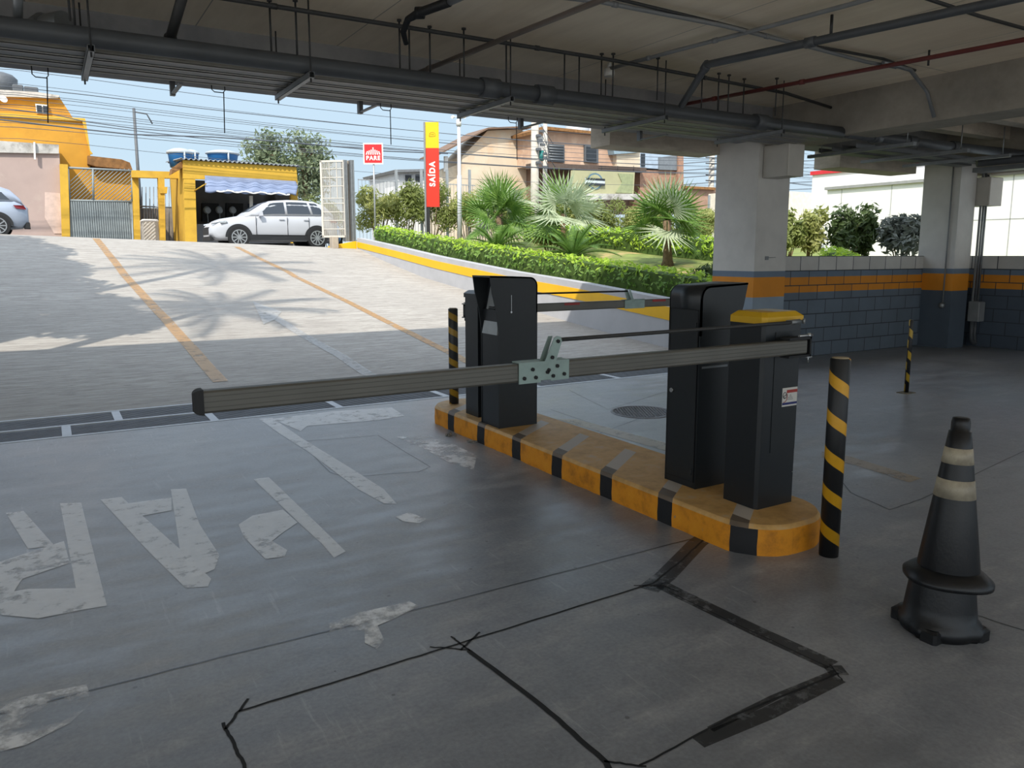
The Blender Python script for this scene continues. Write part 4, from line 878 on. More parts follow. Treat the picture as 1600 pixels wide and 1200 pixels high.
# ------------------------------------------------------------ signs, poles, gate
EXT = .82
M_post = mat('galvanised post', 'a9adb0', .45, .4, .08, 5); M_sred = mat('sign red', 'c81c24', .45, 0, .03); M_swht = mat('sign white', 'ecebe6', .5, 0, .03)
M_tred = mat('totem red', 'd23018', .4, 0, .03); M_tyel = mat('totem yellow', 'f2c400', .4, 0, .03)
FR = Matrix(((RT.x, 0, -FW.x), (RT.y, 0, -FW.y), (0, 1, 0)))     # upright panel turned toward the entrance: x right, y up
def panel(Y, x0, y0, x1, y1):
    c = ony((x0+x1)/2, (y0+y1)/2, Y); w = (c-CP).dot(FW); n_ = Vector((-FW.x, -FW.y, 0)).normalized(); r = RT.copy()
    return c, (x1-x0)/CF*w, (y1-y0)/CF*w, r, n_
def facing(c, r, n_): return Matrix.Translation(c) @ Matrix((r, Vector((0, 0, 1)), n_)).transposed().to_4x4()
c, w, h, r, n_ = panel(23.3, 567.5, 224, 598.5, 256)
t = empty('road_sign', (c.x, c.y, gard(c.x, 23)), 'red square PARE sign on a thin white post by the gate', 'sign'); O = Matrix.Translation(-Vector(t.location)); Fm = O @ facing(c, r, n_)
def onpanel(Fm, poly, d, z, name, m, par): b = MB(); b.prism([Fm @ Vector((x, y, z)) for x, y in poly], (Fm.to_3x3() @ Vector((0, 0, d)))); return b.build(name, m, par)
sq = lambda a, b_: [(-a, -b_), (a, -b_), (a, b_), (-a, b_)]
pn = onpanel(Fm, sq(w/2, h/2), .02, -.02, 'sign_panel', M_swht, t); onpanel(Fm, sq(w*.44, h*.44), .004, 0, 'red_field', M_sred, pn)
text('PARE', w*.29, Fm @ Matrix.Translation((0, -h*.22, .006)), M_swht, 'lettering', pn, .002, .006, 1.0, 1.14)
b = MB()
for k in range(7):
    x = (k-3)*w*.095; hh = h*(.27-.022*abs(k-3)*1.6); wd2 = w*.033; y0 = -h*.05
    if k == 3: hh = h*.34
    sl = (k-3)*w*.012; b.prism([Fm @ Vector((x+a, y, .005)) for a, y in ((-wd2+sl*1.6, y0), (wd2+sl*1.6, y0), (wd2*.8, y0+hh), (-wd2*.8, y0+hh))], Fm.to_3x3() @ Vector((0, 0, .003)))
b.build('emblem', M_swht, pn)
b = MB(); b.cyl((0, 0, -.1), (0, 0, c.z-t.location.z+h*.3), .028, n=10)
po = b.build('post', M_post, t); po.location = Vector(n_)*-.05+Vector((0, 0, 0))
# exit totem
c, w, h, r, n_ = panel(20.6, 665.5, 193, 686, 322)
t = empty('exit_totem', (c.x, c.y, gard(c.x, 20.6)), 'tall yellow and red totem reading SAIDA in the garden', 'sign'); t['label'] = 'tall narrow yellow and red totem with SAÍDA in white letters'
O = Matrix.Translation(-Vector(t.location)); Fm = O @ facing(c, r, n_)
ys_ = h/2-(232-193)/129*h
pn = onpanel(Fm, [(-w/2, -h/2), (w/2, -h/2), (w/2, ys_), (-w/2, ys_)], .05, -.05, 'red_panel', M_tred, t)
pn2 = onpanel(Fm, [(-w/2, ys_), (w/2, ys_), (w/2, h/2), (-w/2, h/2)], .05, -.05, 'yellow_panel', M_tyel, t)
onpanel(Fm, [(-w/2-.055, -h/2-1.0), (-w/2-.005, -h/2-1.0), (-w/2-.005, h/2), (-w/2-.055, h/2)], .10, -.08, 'side_frame', M_galv, t)
onpanel(Fm, [(-w/2, -h/2-1.0), (-w/2+.09, -h/2-1.0), (-w/2+.09, -h/2), (-w/2, -h/2)], .06, -.07, 'post', M_black, t)
text('SAÍDA', w*.60, Fm @ Matrix.Translation((0, -h*.11, .003)) @ Matrix.Rotation(math.pi/2, 4, 'Z'), M_swht, 'lettering', pn, .002, .009, .95, 1.22)
b = MB(); e_ = Fm @ Matrix.Translation((0, h*.355, .004))
b.tube([e_ @ Vector(p) for p in ((-.08, -.05, 0), (-.07, .03, 0), (-.03, .06, 0), (.05, .06, 0), (.09, .02, 0), (.09, -.04, 0), (.0, -.05, 0), (-.08, -.05, 0))], .006, 5)
b.tube([e_ @ Vector(p) for p in ((-.05, .0, 0), (.05, .0, 0))], .006, 5); b.build('emblem', mat('dull gold', 'b98f10', .5), pn2)
# light pole with cameras
p = ony(718.5, 366, 19.2); g0 = gard(p.x, 19.2); zt = ony(718.5, 178, 19.2).z
t = empty('camera_pole', (p.x, 19.2, g0), 'slim white pole with small cameras rising from the hedge', 'pole')
b = MB(); b.tube([(0, 0, -.05), (0, 0, (zt-g0)*.55), (0, 0, (zt-g0)*.55+.01), (0, 0, zt-g0+.3)], [.062, .062, .048, .048], 14); b.build('pole_shaft', mat('white pole', 'c9ccd0', .4, .2, .04), t)
for s_ in (-1, 1):
    a = r*s_; q = MB(); z = zt-g0-.08; q.cyl(a*.04+Vector((0, 0, z)), a*.14+Vector((0, 0, z)), .012, n=8); q.cyl(a*.14+Vector((0, 0, z)), a*.17+n_*.12+Vector((0, 0, z-.03)), .038, n=12); q.build('security_camera', M_swht, t)
q = MB(); q.cyl((0, 0, zt-g0-.32), (0, 0, zt-g0-.16), .07, n=12); q.build('dome', M_white, t)
# open gate leaf by the ramp top
M_gate = mat('white gate paint', 'cfcac0', .55, .1, .08, 5); M_gpost = mat('beige gate post', 'b0a392', .6, .1, .12, 4)
A, B_ = ony(504, 372, 24.3), ony(542, 371, 23.75); zb, ztp = ony(542, 371, 23.75).z, ony(541, 250, 23.75).z
t = empty('gate_leaf', (A.x, A.y, zb), 'open white gate leaf with mesh panels at the top of the ramp', 'gate'); dx = Vector((B_.x-A.x, B_.y-A.y, 0)); Wd = dx.length; dx.normalize(); H_ = ztp-zb
Fg = Matrix((dx, Vector((0, 0, 1)), Vector((dx.y, -dx.x, 0)))).transposed().to_4x4()
def gbox(a, b_, d=.03): q = MB(); q.box((a[0], a[1], -d/2), (b_[0], b_[1], d/2)); q.v = [tuple(Fg @ Vector(v)) for v in q.v]; return q
def many(L, name, m, par, d=.03):
    q = MB()
    for a, b_ in L: g_ = gbox(a, b_, d); q.add(g_.v, g_.f)
    return q.build(name, m, par)
many([((0, 0), (.06, H_)), ((Wd-.06, 0), (Wd, H_)), ((0, 0), (Wd, .06)), ((0, H_-.06), (Wd, H_))], 'frame', M_gate, t, .05)
many([((.06, H_*k/9-.012), (Wd-.06, H_*k/9+.012)) for k in (1, 2, 3, 4, 4.6, 6, 7, 8)]+[((Wd*.36, H_*.5), (Wd*.36+.02, H_)), ((Wd*.66, H_*.5), (Wd*.66+.02, H_))], 'rails', M_gate, t, .035)
many([((.06+.033*k, .05), (.06+.033*k+.017, H_-.05)) for k in range(int((Wd-.12)/.033))], 'mesh_infill', mat('grey mesh', 'b2aea6', .6), t, .012)
for k, (x0, x1, Y, m, lb, yt) in enumerate(((541, 546.5, 23.7, M_galv, 'grey steel post next to the gate leaf', 250), (546.5, 551, 23.8, M_gpost, 'beige post in the middle of the folded gate', 251), (551, 557, 23.6, M_galv, 'grey steel post at the start of the striped wall', 250))):
    a, c_ = ony(x0, 372, Y), ony(x1, 372, Y); b = MB()
    for j in range(2): b.box((a.x+(c_.x-a.x)*j*.5, Y, a.z-.1), (a.x+(c_.x-a.x)*(j*.5+.42), Y+.3, ony(x0, yt, Y).z))
    tag(b.build('gate_post', m), lb, 'gate post')
p = ony(523, 384, 23.3); b = MB(); b.cbox((p.x-.1, 23.2, p.z-.3), (p.x+.1, 23.5, p.z+.28), .02); tag(b.build('kerb_block', M_gpost), 'small beige block at the foot of the open gate', 'block')
b = MB(); b.prism([(7.55, 23.45, gz(7.5, 23.4)-.2), (8.40, 23.45, gz(8.4, 23.4)-.2), (8.40, 23.45, 1.90), (7.55, 23.45, 1.74)], (0, .25, 0)); tag(b.build('kerb_block', M_ply), 'yellow kerb end where the striped wall meets the gate', 'block')
# fence on the street side
b_f = None
for k, px in enumerate((621, 660, 700, 735, 1108, 938)):
    p = ony(px, 340, 25.7); zt = ony(px, 265 if k < 4 else 305, 25.7).z
    b = MB(); b.box((p.x-.04, 25.7, gard(p.x, 25)-.2), (p.x+.04, 25.78, zt)); tag(b.build('fence_post', M_post), 'pale fence post on the street side '+('between the red square sign and the totem', 'just left of the exit totem', 'left of the camera pole', 'right of the camera pole', 'beside the tall column', 'below the green shop mural')[k], 'fence post', 'posts of the street fence')
b = MB(); x0 = ony(560, 300, 25.72).x
for k in range(130): b.box((x0+k*.13, 25.72, 1.7), (x0+k*.13+.012, 25.735, 4.05 if k < 35 else 3.3))
b.box((x0, 25.71, 4.0), (x0+35*.13, 25.74, 4.03)); tag(b.build('wire_fence', M_post), 'thin wire mesh fence between the garden and the street', 'fence')

# ------------------------------------------------------------ cars
def lerp_tab(x, T):
    return float(np.interp(x, [p[0] for p in T], [p[1] for p in T]))
M_rubber = mat('tyre rubber', '17181a', .8, 0, .1, 20); M_rim = mat('alloy rim', 'b8bcc0', .35, .7, .05); M_clad = mat('black cladding', '1c1e21', .6, 0, .1, 10)
M_win = mat('tinted car glass', '1b2630', .12, 0, .05, 3, spec=.8); M_lamp = mat('car headlamp', 'c8d0d6', .15, .2, .02); M_tail = mat('red tail lamp', '8c1a20', .25, 0, .02)
def car(loc, rz, paint, label, name='parked_car'):
    # local x runs from the nose (0) to the tail (4.3)
    t = empty(name, loc, label, 'car', None, rz); L = 4.3
    top = [(0, .62), (.08, .72), (.35, .90), (.9, 1.00), (1.25, 1.06), (2.0, 1.08), (3.2, 1.10), (3.9, 1.12), (4.15, 1.06), (4.3, .9)]
    low = [(0, .36), (.15, .24), (1, .22), (3.4, .22), (4.1, .28), (4.3, .42)]
    hw = [(0, .50), (.08, .66), (.3, .80), (.8, .88), (2.2, .90), (3.5, .89), (4.05, .82), (4.3, .62)]
    b = MB(); rs = []
    for x in [0, .04, .08, .16, .28, .45, .7, .95, 1.25, 1.6, 2.0, 2.5, 3.0, 3.4, 3.7, 3.95, 4.1, 4.2, 4.27, 4.3]:
        t_, l_, w_ = lerp_tab(x, top), lerp_tab(x, low), lerp_tab(x, hw); m_ = l_+(t_-l_)*.62; prof = [(.0, l_), (.86, l_), (.97, l_+.08), (.985, m_-.22), (1.0, m_-.05), (.985, m_+.04), (.955, t_-.06), (.90, t_-.01), (.5, t_+.025), (0, t_+.035)]
        rs.append([(x, w_*a, z) for a, z in prof]+[(x, -w_*a, z) for a, z in prof[-2:0:-1]])
    b.rings(rs, 0, True); body = b.build('body', paint, t)
    b = MB(); rs = []
    cab = [(1.08, .02), (1.3, .16), (1.75, .43), (2.1, .525), (2.6, .56), (3.1, .55), (3.5, .51), (3.85, .38), (4.1, .16), (4.2, .02)]
    for x, h_ in cab:
        z0 = lerp_tab(x, top)-.03; w_ = lerp_tab(x, hw)*.93; wr = w_-.22*min(1, h_/.5); rs.append([(x, w_, z0), (x, (w_*.35+wr*.65), z0+h_*.68), (x, wr, z0+h_*.93), (x, wr*.8, z0+h_), (x, 0, z0+h_+.015), (x, -wr*.8, z0+h_), (x, -wr, z0+h_*.93), (x, -(w_*.35+wr*.65), z0+h_*.68), (x, -w_, z0)])
    b.rings(rs, 0, True); b.build('cabin', paint, t)
    def wz(x, f):
        h_ = lerp_tab(x, cab); z0 = lerp_tab(x, top)-.03; w_ = lerp_tab(x, hw)*.93; wr = w_-.22*min(1, h_/.5); P = [(w_, z0), (w_*.35+wr*.65, z0+h_*.68), (wr, z0+h_*.93)]; u = f*2 if f < .73 else 2*f
        y = float(np.interp(f, [0, .68, .93], [p[0] for p in P])); z = float(np.interp(f, [0, .68, .93], [p[1] for p in P])); return y+.008, z
    for s_ in (-1, 1):
        for (xa, xb, xc, xd, nm) in ((1.55, 1.95, 2.42, 2.42, 'side_window'), (2.50, 2.50, 3.22, 3.30, 'side_window'), (3.38, 3.30, 3.55, 3.85, 'side_window')):
            # xa lower front, xb upper front, xc upper rear, xd lower rear
            b = MB(); g_ = []
            for f, x0_, x1_ in ((.14, xa, xd), (.5, xa+(xb-xa)*.5, xd+(xc-xd)*.5), (.86, xb, xc)):
                g_.append([(x, s_*wz(x, f)[0], wz(x, f)[1]) for x in [x0_+(x1_-x0_)*k/4 for k in range(5)]])
            b.rings(g_, 0, True, False, False); b.build(nm, M_win, t)
        b = MB(); w_ = .905
        b.prism([(.62, s_*w_*.975, .24), (1.2, s_*w_*.985, .24), (3.3, s_*w_, .24), (4.0, s_*w_*.94, .30), (3.3, s_*w_, .43), (1.2, s_*w_*.99, .43)], (0, s_*.012, 0)); b.build('sill_cladding', M_clad, t)
        for xc_ in (.86, 3.47):
            b = MB(); n = 20; pts = []; y = s_*(.885 if xc_ < 1 else .885)
            out = [(xc_+.43*math.cos(math.pi*k/n), y, .34+.43*math.sin(math.pi*k/n)) for k in range(n+1)]
            b.prism(out, (0, s_*.022, 0)); b.build('wheel_arch', M_clad, t)
    b = MB(); g_ = []
    for x, f in ((1.30, 0), (1.5, .0), (1.72, 0), (1.95, 0)):
        h_ = lerp_tab(x, cab); z0 = lerp_tab(x, top)-.03; w_ = lerp_tab(x, hw)*.93-.22*min(1, h_/.5); g_.append([(x-.012, w_*k*.78, z0+h_+.022-.01*abs(k)) for k in (-1, -.5, 0, .5, 1)])
    b.rings(g_, 0, True, False, False); b.build('windscreen', M_win, t)
    for s_ in (-1, 1):
        b = MB(); b.box((.30, s_*.74-.10, .80), (.52, s_*.74+.10, .85)); b.prism([(.06, s_*.60, .74), (.06, s_*.66, .78), (.50, s_*.845, .88), (.50, s_*.845, .83)], (0, s_*.02, 0)); b.build('headlamp', M_lamp, t)
        b = MB(); b.prism([(3.92, s_*.85, .98), (4.2, s_*.72, .98), (4.27, s_*.66, .86), (4.0, s_*.83, .88)], (0, s_*.03, 0)); b.build('tail_lamp', M_tail, t)
        b = MB(); b.rings([[(1.52, s_*.86, 1.03), (1.62, s_*.86, 1.03), (1.62, s_*.86, 1.12), (1.55, s_*.86, 1.12)], [(1.50, s_*1.02, 1.04), (1.64, s_*1.02, 1.05), (1.63, s_*1.0, 1.17), (1.54, s_*1.0, 1.17)]]); b.build('mirror', paint, t)
        for x in (2.28, 3.12): b = MB(); b.box((x-.09, s_*.895-.01, .93), (x+.09, s_*.895+.012, .955)); b.build('door_handle', paint, t)
        b = MB()
        for x in (1.42, 2.46, 3.2): b.box((x, s_*.893-.012, .42), (x+.01, s_*.893+.0125, 1.02))
        b.build('door_gap', M_clad, t)
    b = MB(); b.box((-.01, -.45, .42), (.05, .45, .66)); b.build('grille', M_clad, t)
    b = MB(); b.box((.0, -.6, .22), (.12, .6, .36)); b.build('front_bumper', M_clad, t)
    b = MB(); b.box((4.15, -.66, .28), (4.32, .66, .46)); b.build('rear_bumper', M_clad, t)
    for xc_ in (.86, 3.47):
        for s_ in (-1, 1):
            w = MB(); y0, y1 = s_*.70, s_*.925
            w.cyl((xc_, y0, .34), (xc_, y1, .34), .34, n=32); wh = w.build('wheel', M_rubber, t)
            w = MB(); w.cyl((xc_, y1, .34), (xc_, y1+s_*.006, .34), .245, n=28); w.build('rim_backing', M_clad, wh)
            w = MB(); w.rings([[(xc_+r_*math.cos(a), y1+s_*d, .34+r_*math.sin(a)) for a in [2*math.pi*k/28 for k in range(28)]] for r_, d in ((.25, .004), (.25, .014), (.22, .014), (.22, .004))], 0, False, False)
            for k in range(10):
                a = 2*math.pi*k/10; M_ = Matrix.Translation((xc_, y1+s_*.012, .34)) @ Matrix.Rotation(a, 4, 'Y'); w.box((.03, -.006, -.016), (.235, .006, .016), 0, M_)
            w.cyl((xc_, y1, .34), (xc_, y1+s_*.02, .34), .05, n=12); w.build('rim', M_rim, wh)
    return t
M_cw = mat('pearl white car paint', 'b9bcc2', .3, 0, .02, 2, spec=.6); M_cg = mat('silver blue car paint', 'aab4c4', .3, .2, .03, 2, spec=.6)
M_cb = mat('blue car paint', '2f78a8', .35, 0, .03, 2); M_cr = mat('dark red car paint', '8c3230', .35, 0, .03, 2)
p0 = ony(323, 385, 27.4); car((p0.x, 27.4+.0, gz(6.4, 27.4)-.02), math.radians(1), M_cw, 'white compact SUV parked side-on in front of the yellow kiosk', 'parked_car')
p0 = ony(44, 362, 29.8); car((p0.x-4.25, 29.9, gz(-2, 29.9)+.02), 0, M_cg, 'silver car cut off by the left edge of the photo')
p0 = ony(503, 372, 31.5); car((p0.x, 31.2, gz(p0.x, 31.8)+.12), math.radians(88), M_cb, 'blue car partly hidden behind the white car and the gate leaf')
p0 = ony(487, 372, 36.4); car((p0.x, 36.4, gz(p0.x, 35)+.42), math.radians(84), M_cr, 'dark red car showing only its roof beyond the blue car')

# ------------------------------------------------------------ houses across the street
M_yw = mat('ochre yellow wall', 'cf962e', .8, 0, .10, 1.5, .15, dirt='b98528'); M_yw2 = mat('bright yellow wall', 'd8ac38', .75, 0, .08, 2, dirt='c59a32'); M_pink = mat('dusty pink wall', 'b8a39b', .85, 0, .07, 1.2, dirt='c4b1a7')
M_dirtyw = mat('dirty white band', 'c6c3bd', .8, 0, .15, 3, dirt='8c8880'); M_tile = mat('old roof tiles', '8a6238', .9, 0, .35, 6, .6); M_crm = mat('cream render', 'dccbb2', .85, 0, .08, 1, dirt='d9b794')
M_tan = mat('tan worn render', 'c8a58c', .85, 0, .15, 1.2, dirt='e0c6ac'); M_brick = mat('orange brick', 'a5806a', .9, 0, .2, 7, .3); M_shut = mat('grey shutter', '5e6266', .6, .1, .1, 12)
M_wdark = mat('window dark', '2b3036', .3); M_gg = mat('grey painted gate', '8d9698', .6, .1, .12, 4); M_tank = mat('blue water tank', '1e6aa8', .45, 0, .06, 3); M_tlid = mat('grey tank lid', 'b2bac0', .5, 0, .06, 3)
def slab(pix, Y, depth, name, m, par=None, off=None):
    P = [ony(x, y, Y) for x, y in pix]; b = MB(); b.prism([(p.x, Y, p.z) for p in P], (0, depth, 0)); return b.build(name, m, par)
def house(name, loc, label, cat='building'): return empty(name, loc, label, cat)
Z0 = (0, 0, 0)
h1 = house('yellow_house', Z0, 'ochre yellow two-storey house with a small square window at the left')
slab([(-120, 172), (0, 177), (133, 187), (141, 240), (141, 264), (205, 268), (205, 345), (96, 380), (-120, 380)], 35, 7, 'wall', M_yw, h1)
slab([(-120, 140), (0, 150), (91, 149), (113, 183), (-120, 178)], 36.5, 6, 'upper_storey', M_yw, h1)
slab([(-120, 137), (0, 140), (60, 144), (93, 149), (91, 153), (-120, 148)], 36.3, 6, 'roof', M_dirtyw, h1)
slab([(-120, 170), (0, 176), (133, 185), (134, 190), (0, 181), (-120, 175)], 34.9, .2, 'ledge', M_yw2, h1)
wn = slab([(55, 162), (75, 164), (76, 179), (57, 177)], 36.38, .1, 'window', M_swht, h1); slab([(57, 164), (65, 165), (66, 177), (58, 176)], 36.33, .1, 'pane', M_wdark, wn); slab([(67, 165), (74, 166), (75, 178), (68, 177)], 36.33, .1, 'pane', M_wdark, wn)
slab([(137, 243), (190, 249), (203, 254), (207, 265), (150, 260), (137, 256)], 34.6, 2.2, 'tiled_porch_roof', M_tile, h1)
slab([(128, 186), (134, 188), (141, 235), (145, 240), (141, 241)], 34.8, .2, 'corner_trim', M_yw2, h1)
p = ony(8, 140, 37.5); b = MB(); b.lathe([(.5, 0), (.55, .6), (.4, .75), (.1, .85)], (p.x-.1, 38, p.z-.1), 16); tag(b.build('water_tank', M_shut), 'grey water tank on the yellow house roof at the left edge', 'water tank')
p = ony(5, 157, 36.3); b = MB(); b.lathe([(.02, 0), (.12, .03), (.14, .05)], (0, 0, 0), 16); o = b.build('satellite_dish', M_swht); o.location = (p.x, 36.1, p.z); o.rotation_euler = (math.radians(70), 0, .4); tag(o, 'small white satellite dish on the yellow wall', 'dish')
for k, (px, py, sx_) in enumerate(((20, 143, 3), (38, 146, 4))):
    p = ony(px, py, 36.6); b = MB(); b.cbox((p.x, 36.4, p.z-.1), (p.x+sx_*.12, 37, p.z+.25), .03); tag(b.build('roof_clutter', M_shut), ('dark lump of stuff on the yellow house roof, left one', 'dark box on the yellow house roof, right one')[k], 'box')
pk = house('pink_building', Z0, 'dusty pink windowless wall with a grimy white parapet at the left')
slab([(-120, 232), (0, 236), (93, 239), (97, 380), (-120, 380)], 33.6, 1.3, 'wall', M_pink, pk); slab([(-120, 216), (0, 220), (60, 224), (92, 226), (92, 240), (-120, 236)], 33.5, 1.4, 'parapet', M_dirtyw, pk)
slab([(52, 222), (55, 222), (56, 249), (53, 249)], 33.4, .08, 'drain_spout', M_swht, pk); slab([(70, 300), (94, 302), (97, 365), (85, 365), (70, 340)], 33.58, .05, 'repainted_patch', mat('lighter pink patch', 'd6bfb4', .85), pk)
g1 = house('street_gate', Z0, 'grey metal gate with slanted bars above corrugated sheet between yellow pillars', 'gate')
for px0, px1, yt, yb in ((93, 106, 256, 380), (206, 216, 266, 380)): slab([(px0, yt), (px1, yt+1), (px1+4, yb), (px0+4, yb)], 33.3, .35, 'pillar', M_yw2, g1)
slab([(109, 313), (206, 315), (207, 380), (110, 380)], 33.4, .05, 'sheet_panel', M_gg, g1)
b = MB(); a0, a1 = ony(110, 313, 33.38), ony(206, 380, 33.38)
for k in range(26): x = a0.x+(a1.x-a0.x)*k/26; b.box((x, 33.36, a1.z), (x+.05, 33.4, a0.z))
b.build('corrugation', M_gg, g1)
b = MB()
def bar(x0, y0, x1, y1, Y, r=.018): b.cyl(ony(x0, y0, Y), ony(x1, y1, Y), r, n=6)
for a_ in ((106, 262, 206, 267), (109, 313, 206, 315), (106, 262, 109, 313), (206, 267, 207, 315), (145, 264, 146, 314)): bar(*a_, 33.38, .04)
b.build('gate_frame', M_gg, g1); b = MB()
for k in range(-5, 20):
    x0, y0, x1, y1 = 112+k*7., 313., 112+k*7.+55, 264.
    for (xa, ya, xb, yb) in ((x0, y0, x1, y1),):
        t0 = max(0, (110-xa)/(xb-xa)); t1 = min(1, (205-xa)/(xb-xa))
        if t1 > t0: bar(xa+(xb-xa)*t0, ya+(yb-ya)*t0, xa+(xb-xa)*t1, ya+(yb-ya)*t1, 33.38, .016)
b.build('slanted_bars', M_gg, g1)
pg = house('yellow_pergola', Z0, 'yellow post-and-beam frame between the grey gate and the kiosk', 'pergola')
slab([(206, 266), (290, 269), (290, 279), (206, 277)], 33.0, .3, 'beam', M_yw2, pg); slab([(247, 278), (257, 278), (259, 380), (251, 380)], 33.0, .3, 'post', M_yw2, pg); slab([(247, 292), (262, 292), (261, 302), (250, 302)], 32.95, .3, 'bracket', M_yw2, pg)
b = MB()
for k in range(13): bar(216+k*6, 292, 216.5+k*6, 378, 36, .02)
bar(214, 322, 292, 325, 36, .03); tag(b.build('bar_fence', M_galv), 'pale upright bar fence seen through the yellow frame', 'fence')
o = slab([(214, 325), (292, 325), (292, 380), (214, 380)], 37.5, .2, 'back_wall', mat('dim wall', '8d8275', .8, 0, .3, 2)); tag(o, 'drab low wall behind the bars', 'wall')
b = MB()
for k in range(9): bar(218+k*4.2, 326, 218+k*4.2, 378, 35.5, .03)
tag(b.build('dark_railing', M_clad), 'dark railing below the pale bars', 'railing')
p = ony(235, 372, 35); b = MB(); b.cbox((p.x-.35, 34.6, p.z-.2), (p.x+.35, 35.2, p.z+.75), .08); tag(b.build('plastic_bin', M_white), 'whitish container standing behind the yellow posts', 'container')
# kiosk
kk = house('yellow_kiosk', Z0, 'yellow snack kiosk with a corrugated roof and a wide dark opening')
YK = 31.6; DK = 3.6
slab([(286, 250), (463, 261), (465, 285), (286, 279)], YK, .15, 'fascia', M_yw2, kk)
slab([(287, 279.3), (305, 280), (308, 380), (290, 380)], YK+.01, .2, 'post', M_yw2, kk); slab([(454, 285.2), (465, 285.6), (466, 380), (456, 380)], YK+.01, .2, 'post', M_yw2, kk)
A, B_ = ony(286, 262, YK), ony(465, 284, YK); zt, zl = ony(286, 250, YK).z, 1.6
b = MB(); b.box((A.x+.005, YK+.2, zl), (A.x+.12, YK+DK, ony(286, 252, YK).z)); b.build('side_wall', M_yw2, kk)
b = MB(); b.box((A.x, YK+DK, zl), (B_.x, YK+DK+.12, zt-.4)); b.build('back_wall', mat('kiosk inner wall', '8c8a88', .8, 0, .2, 2), kk)
b = MB(); b.box((B_.x-.125, YK+.25, zl), (B_.x, YK+DK, zt-.55)); b.build('side_wall', mat('kiosk inner wall', '8c8a88', .8), kk)
# corrugated roof
b = MB(); zr0, zr1 = ony(286, 249, YK).z, ony(463, 260, YK).z; n = 180; rs = []
xa, xb = A.x-.1, B_.x+.1
for k in range(n+1):
    u = k/n; x = xa+(xb-xa)*u; zz = zr0+(zr1-zr0)*u+.035*math.sin(k*.9); rs.append([(x, YK-.12, zz), (x, YK+DK+.2, zz+.25), (x, YK+DK+.2, zz+.27), (x, YK-.12, zz+.02)])
b.rings(rs, 0, True); b.build('corrugated_roof', mat('fibre cement roof', '8b8f92', .85, 0, .12, 3), kk)
slab([(268, 272), (286, 262), (286, 250), (270, 262)], YK+.1, .7, 'roof_end', M_tile, kk)
slab([(306, 350), (455, 352), (455, 380), (306, 380)], YK+1.2, .5, 'counter', mat('grey counter', '84868a', .7, 0, .1, 4), kk)
slab([(390, 306), (395, 306), (396, 352), (391, 352)], YK+.5, .08, 'inner_post', M_white, kk)
for x in (316, 354): slab([(x, 317), (x+26, 318), (x+26, 346), (x, 346)], YK+2.5, .3, 'dark_niche', M_dark, kk)
slab([(390, 318), (422, 319), (422, 345), (390, 345)], YK+2.5, .3, 'blue_panel', mat('dull blue panel', '2c4c78', .6), kk)
for k, (x, y) in enumerate(((324, 329), (343, 329), (364, 329))):
    p = ony(x, y, YK+2.3); b = MB(); b.cyl((p.x, YK+2.2, p.z), (p.x, YK+2.3, p.z), .11, n=14); b.cyl((p.x, YK+2.3, p.z), (p.x, YK+2.45, p.z+.05), .14, n=14); b.cyl((p.x, YK+2.3, p.z-.5), (p.x, YK+2.3, p.z), .02, n=6); tag(b.build('stand_fan', M_tlid), 'small round fan inside the kiosk, %s from the left' % ORD[k], 'fan', 'round fans in the kiosk')
# awning
b = MB(); rs = []; M_awn = mat('pale blue awning cloth', '8492b0', .8, 0, .08, 2)
for k in range(41):
    u = k/40; x = 320+142*u; w_ = .06*math.sin(k*.95)+.03*math.sin(k*.37); a_ = ony(x, 274+9*u, YK-.05); c_ = ony(x+1, 300+5*u+1.4*math.sin(k*.8), YK-.7); rs.append([(a_.x, a_.y, a_.z), (a_.x, YK-.35, (a_.z+c_.z)/2+.05+w_), (c_.x, c_.y, c_.z+.08), (c_.x, c_.y+.005, c_.z), (c_.x, c_.y+.03, c_.z), (c_.x, c_.y+.03, c_.z+.07), (a_.x, YK-.33, (a_.z+c_.z)/2+.03+w_), (a_.x, a_.y+.02, a_.z-.02)])
b.rings(rs, 0, True); aw = tag(b.build('awning', M_awn), 'pale blue cloth awning sagging over the kiosk opening', 'awning')
b = MB(); rs = []
for k in range(41):
    u = k/40; x = 338+115*u; c_ = ony(x, 299+5.4*u+1.2*math.sin(k*.7), YK-.73); hh = .03+.035*abs(math.sin(k*1.9)); rs.append([(c_.x, c_.y, c_.z), (c_.x, c_.y, c_.z+hh), (c_.x, c_.y+.01, c_.z+hh), (c_.x, c_.y+.01, c_.z)])
b.rings(rs); b.build('worn_white_edge', M_swht, aw)
b = MB(); b.cyl(ony(304, 298, YK), ony(322, 287, YK-.6), .025, n=6); b.build('awning_arm', M_yw2, aw)
for k, (x0, x1, yt, yb) in enumerate(((263, 301, 232, 256), (288, 311, 234, 252), (324, 373, 235, 254))):
    c_ = ony((x0+x1)/2, yb, YK+2+(k == 1)*1.2); w = (c_-CP).dot(FW); r_ = (x1-x0)/2/CF*w; hh = (yb-yt)/CF*w
    b = MB(); b.lathe([(r_*.80, -.15), (r_*.92, hh*.55), (r_*.95, hh*.62)], tuple(c_), 24); o = tag(b.build('water_tank', M_tank), ('blue water tank on the kiosk roof, left one', 'blue water tank half hidden behind the left one', 'blue water tank on the kiosk roof, right one')[k], 'water tank', 'blue tanks on the kiosk roof')
    b = MB(); b.lathe([(r_*.95, hh*.60), (r_*1.05, hh*.66), (r_*1.0, hh*.78), (r_*.5, hh*.95), (.02, hh)], tuple(c_), 24); b.build('tank_lid', M_tlid, o)
    b = MB(); b.cyl(c_+Vector((.1, -r_*.98, -.1)), c_+Vector((.1, -r_*.98, hh*.7)), .035, n=6); b.build('strap', M_tlid, o)
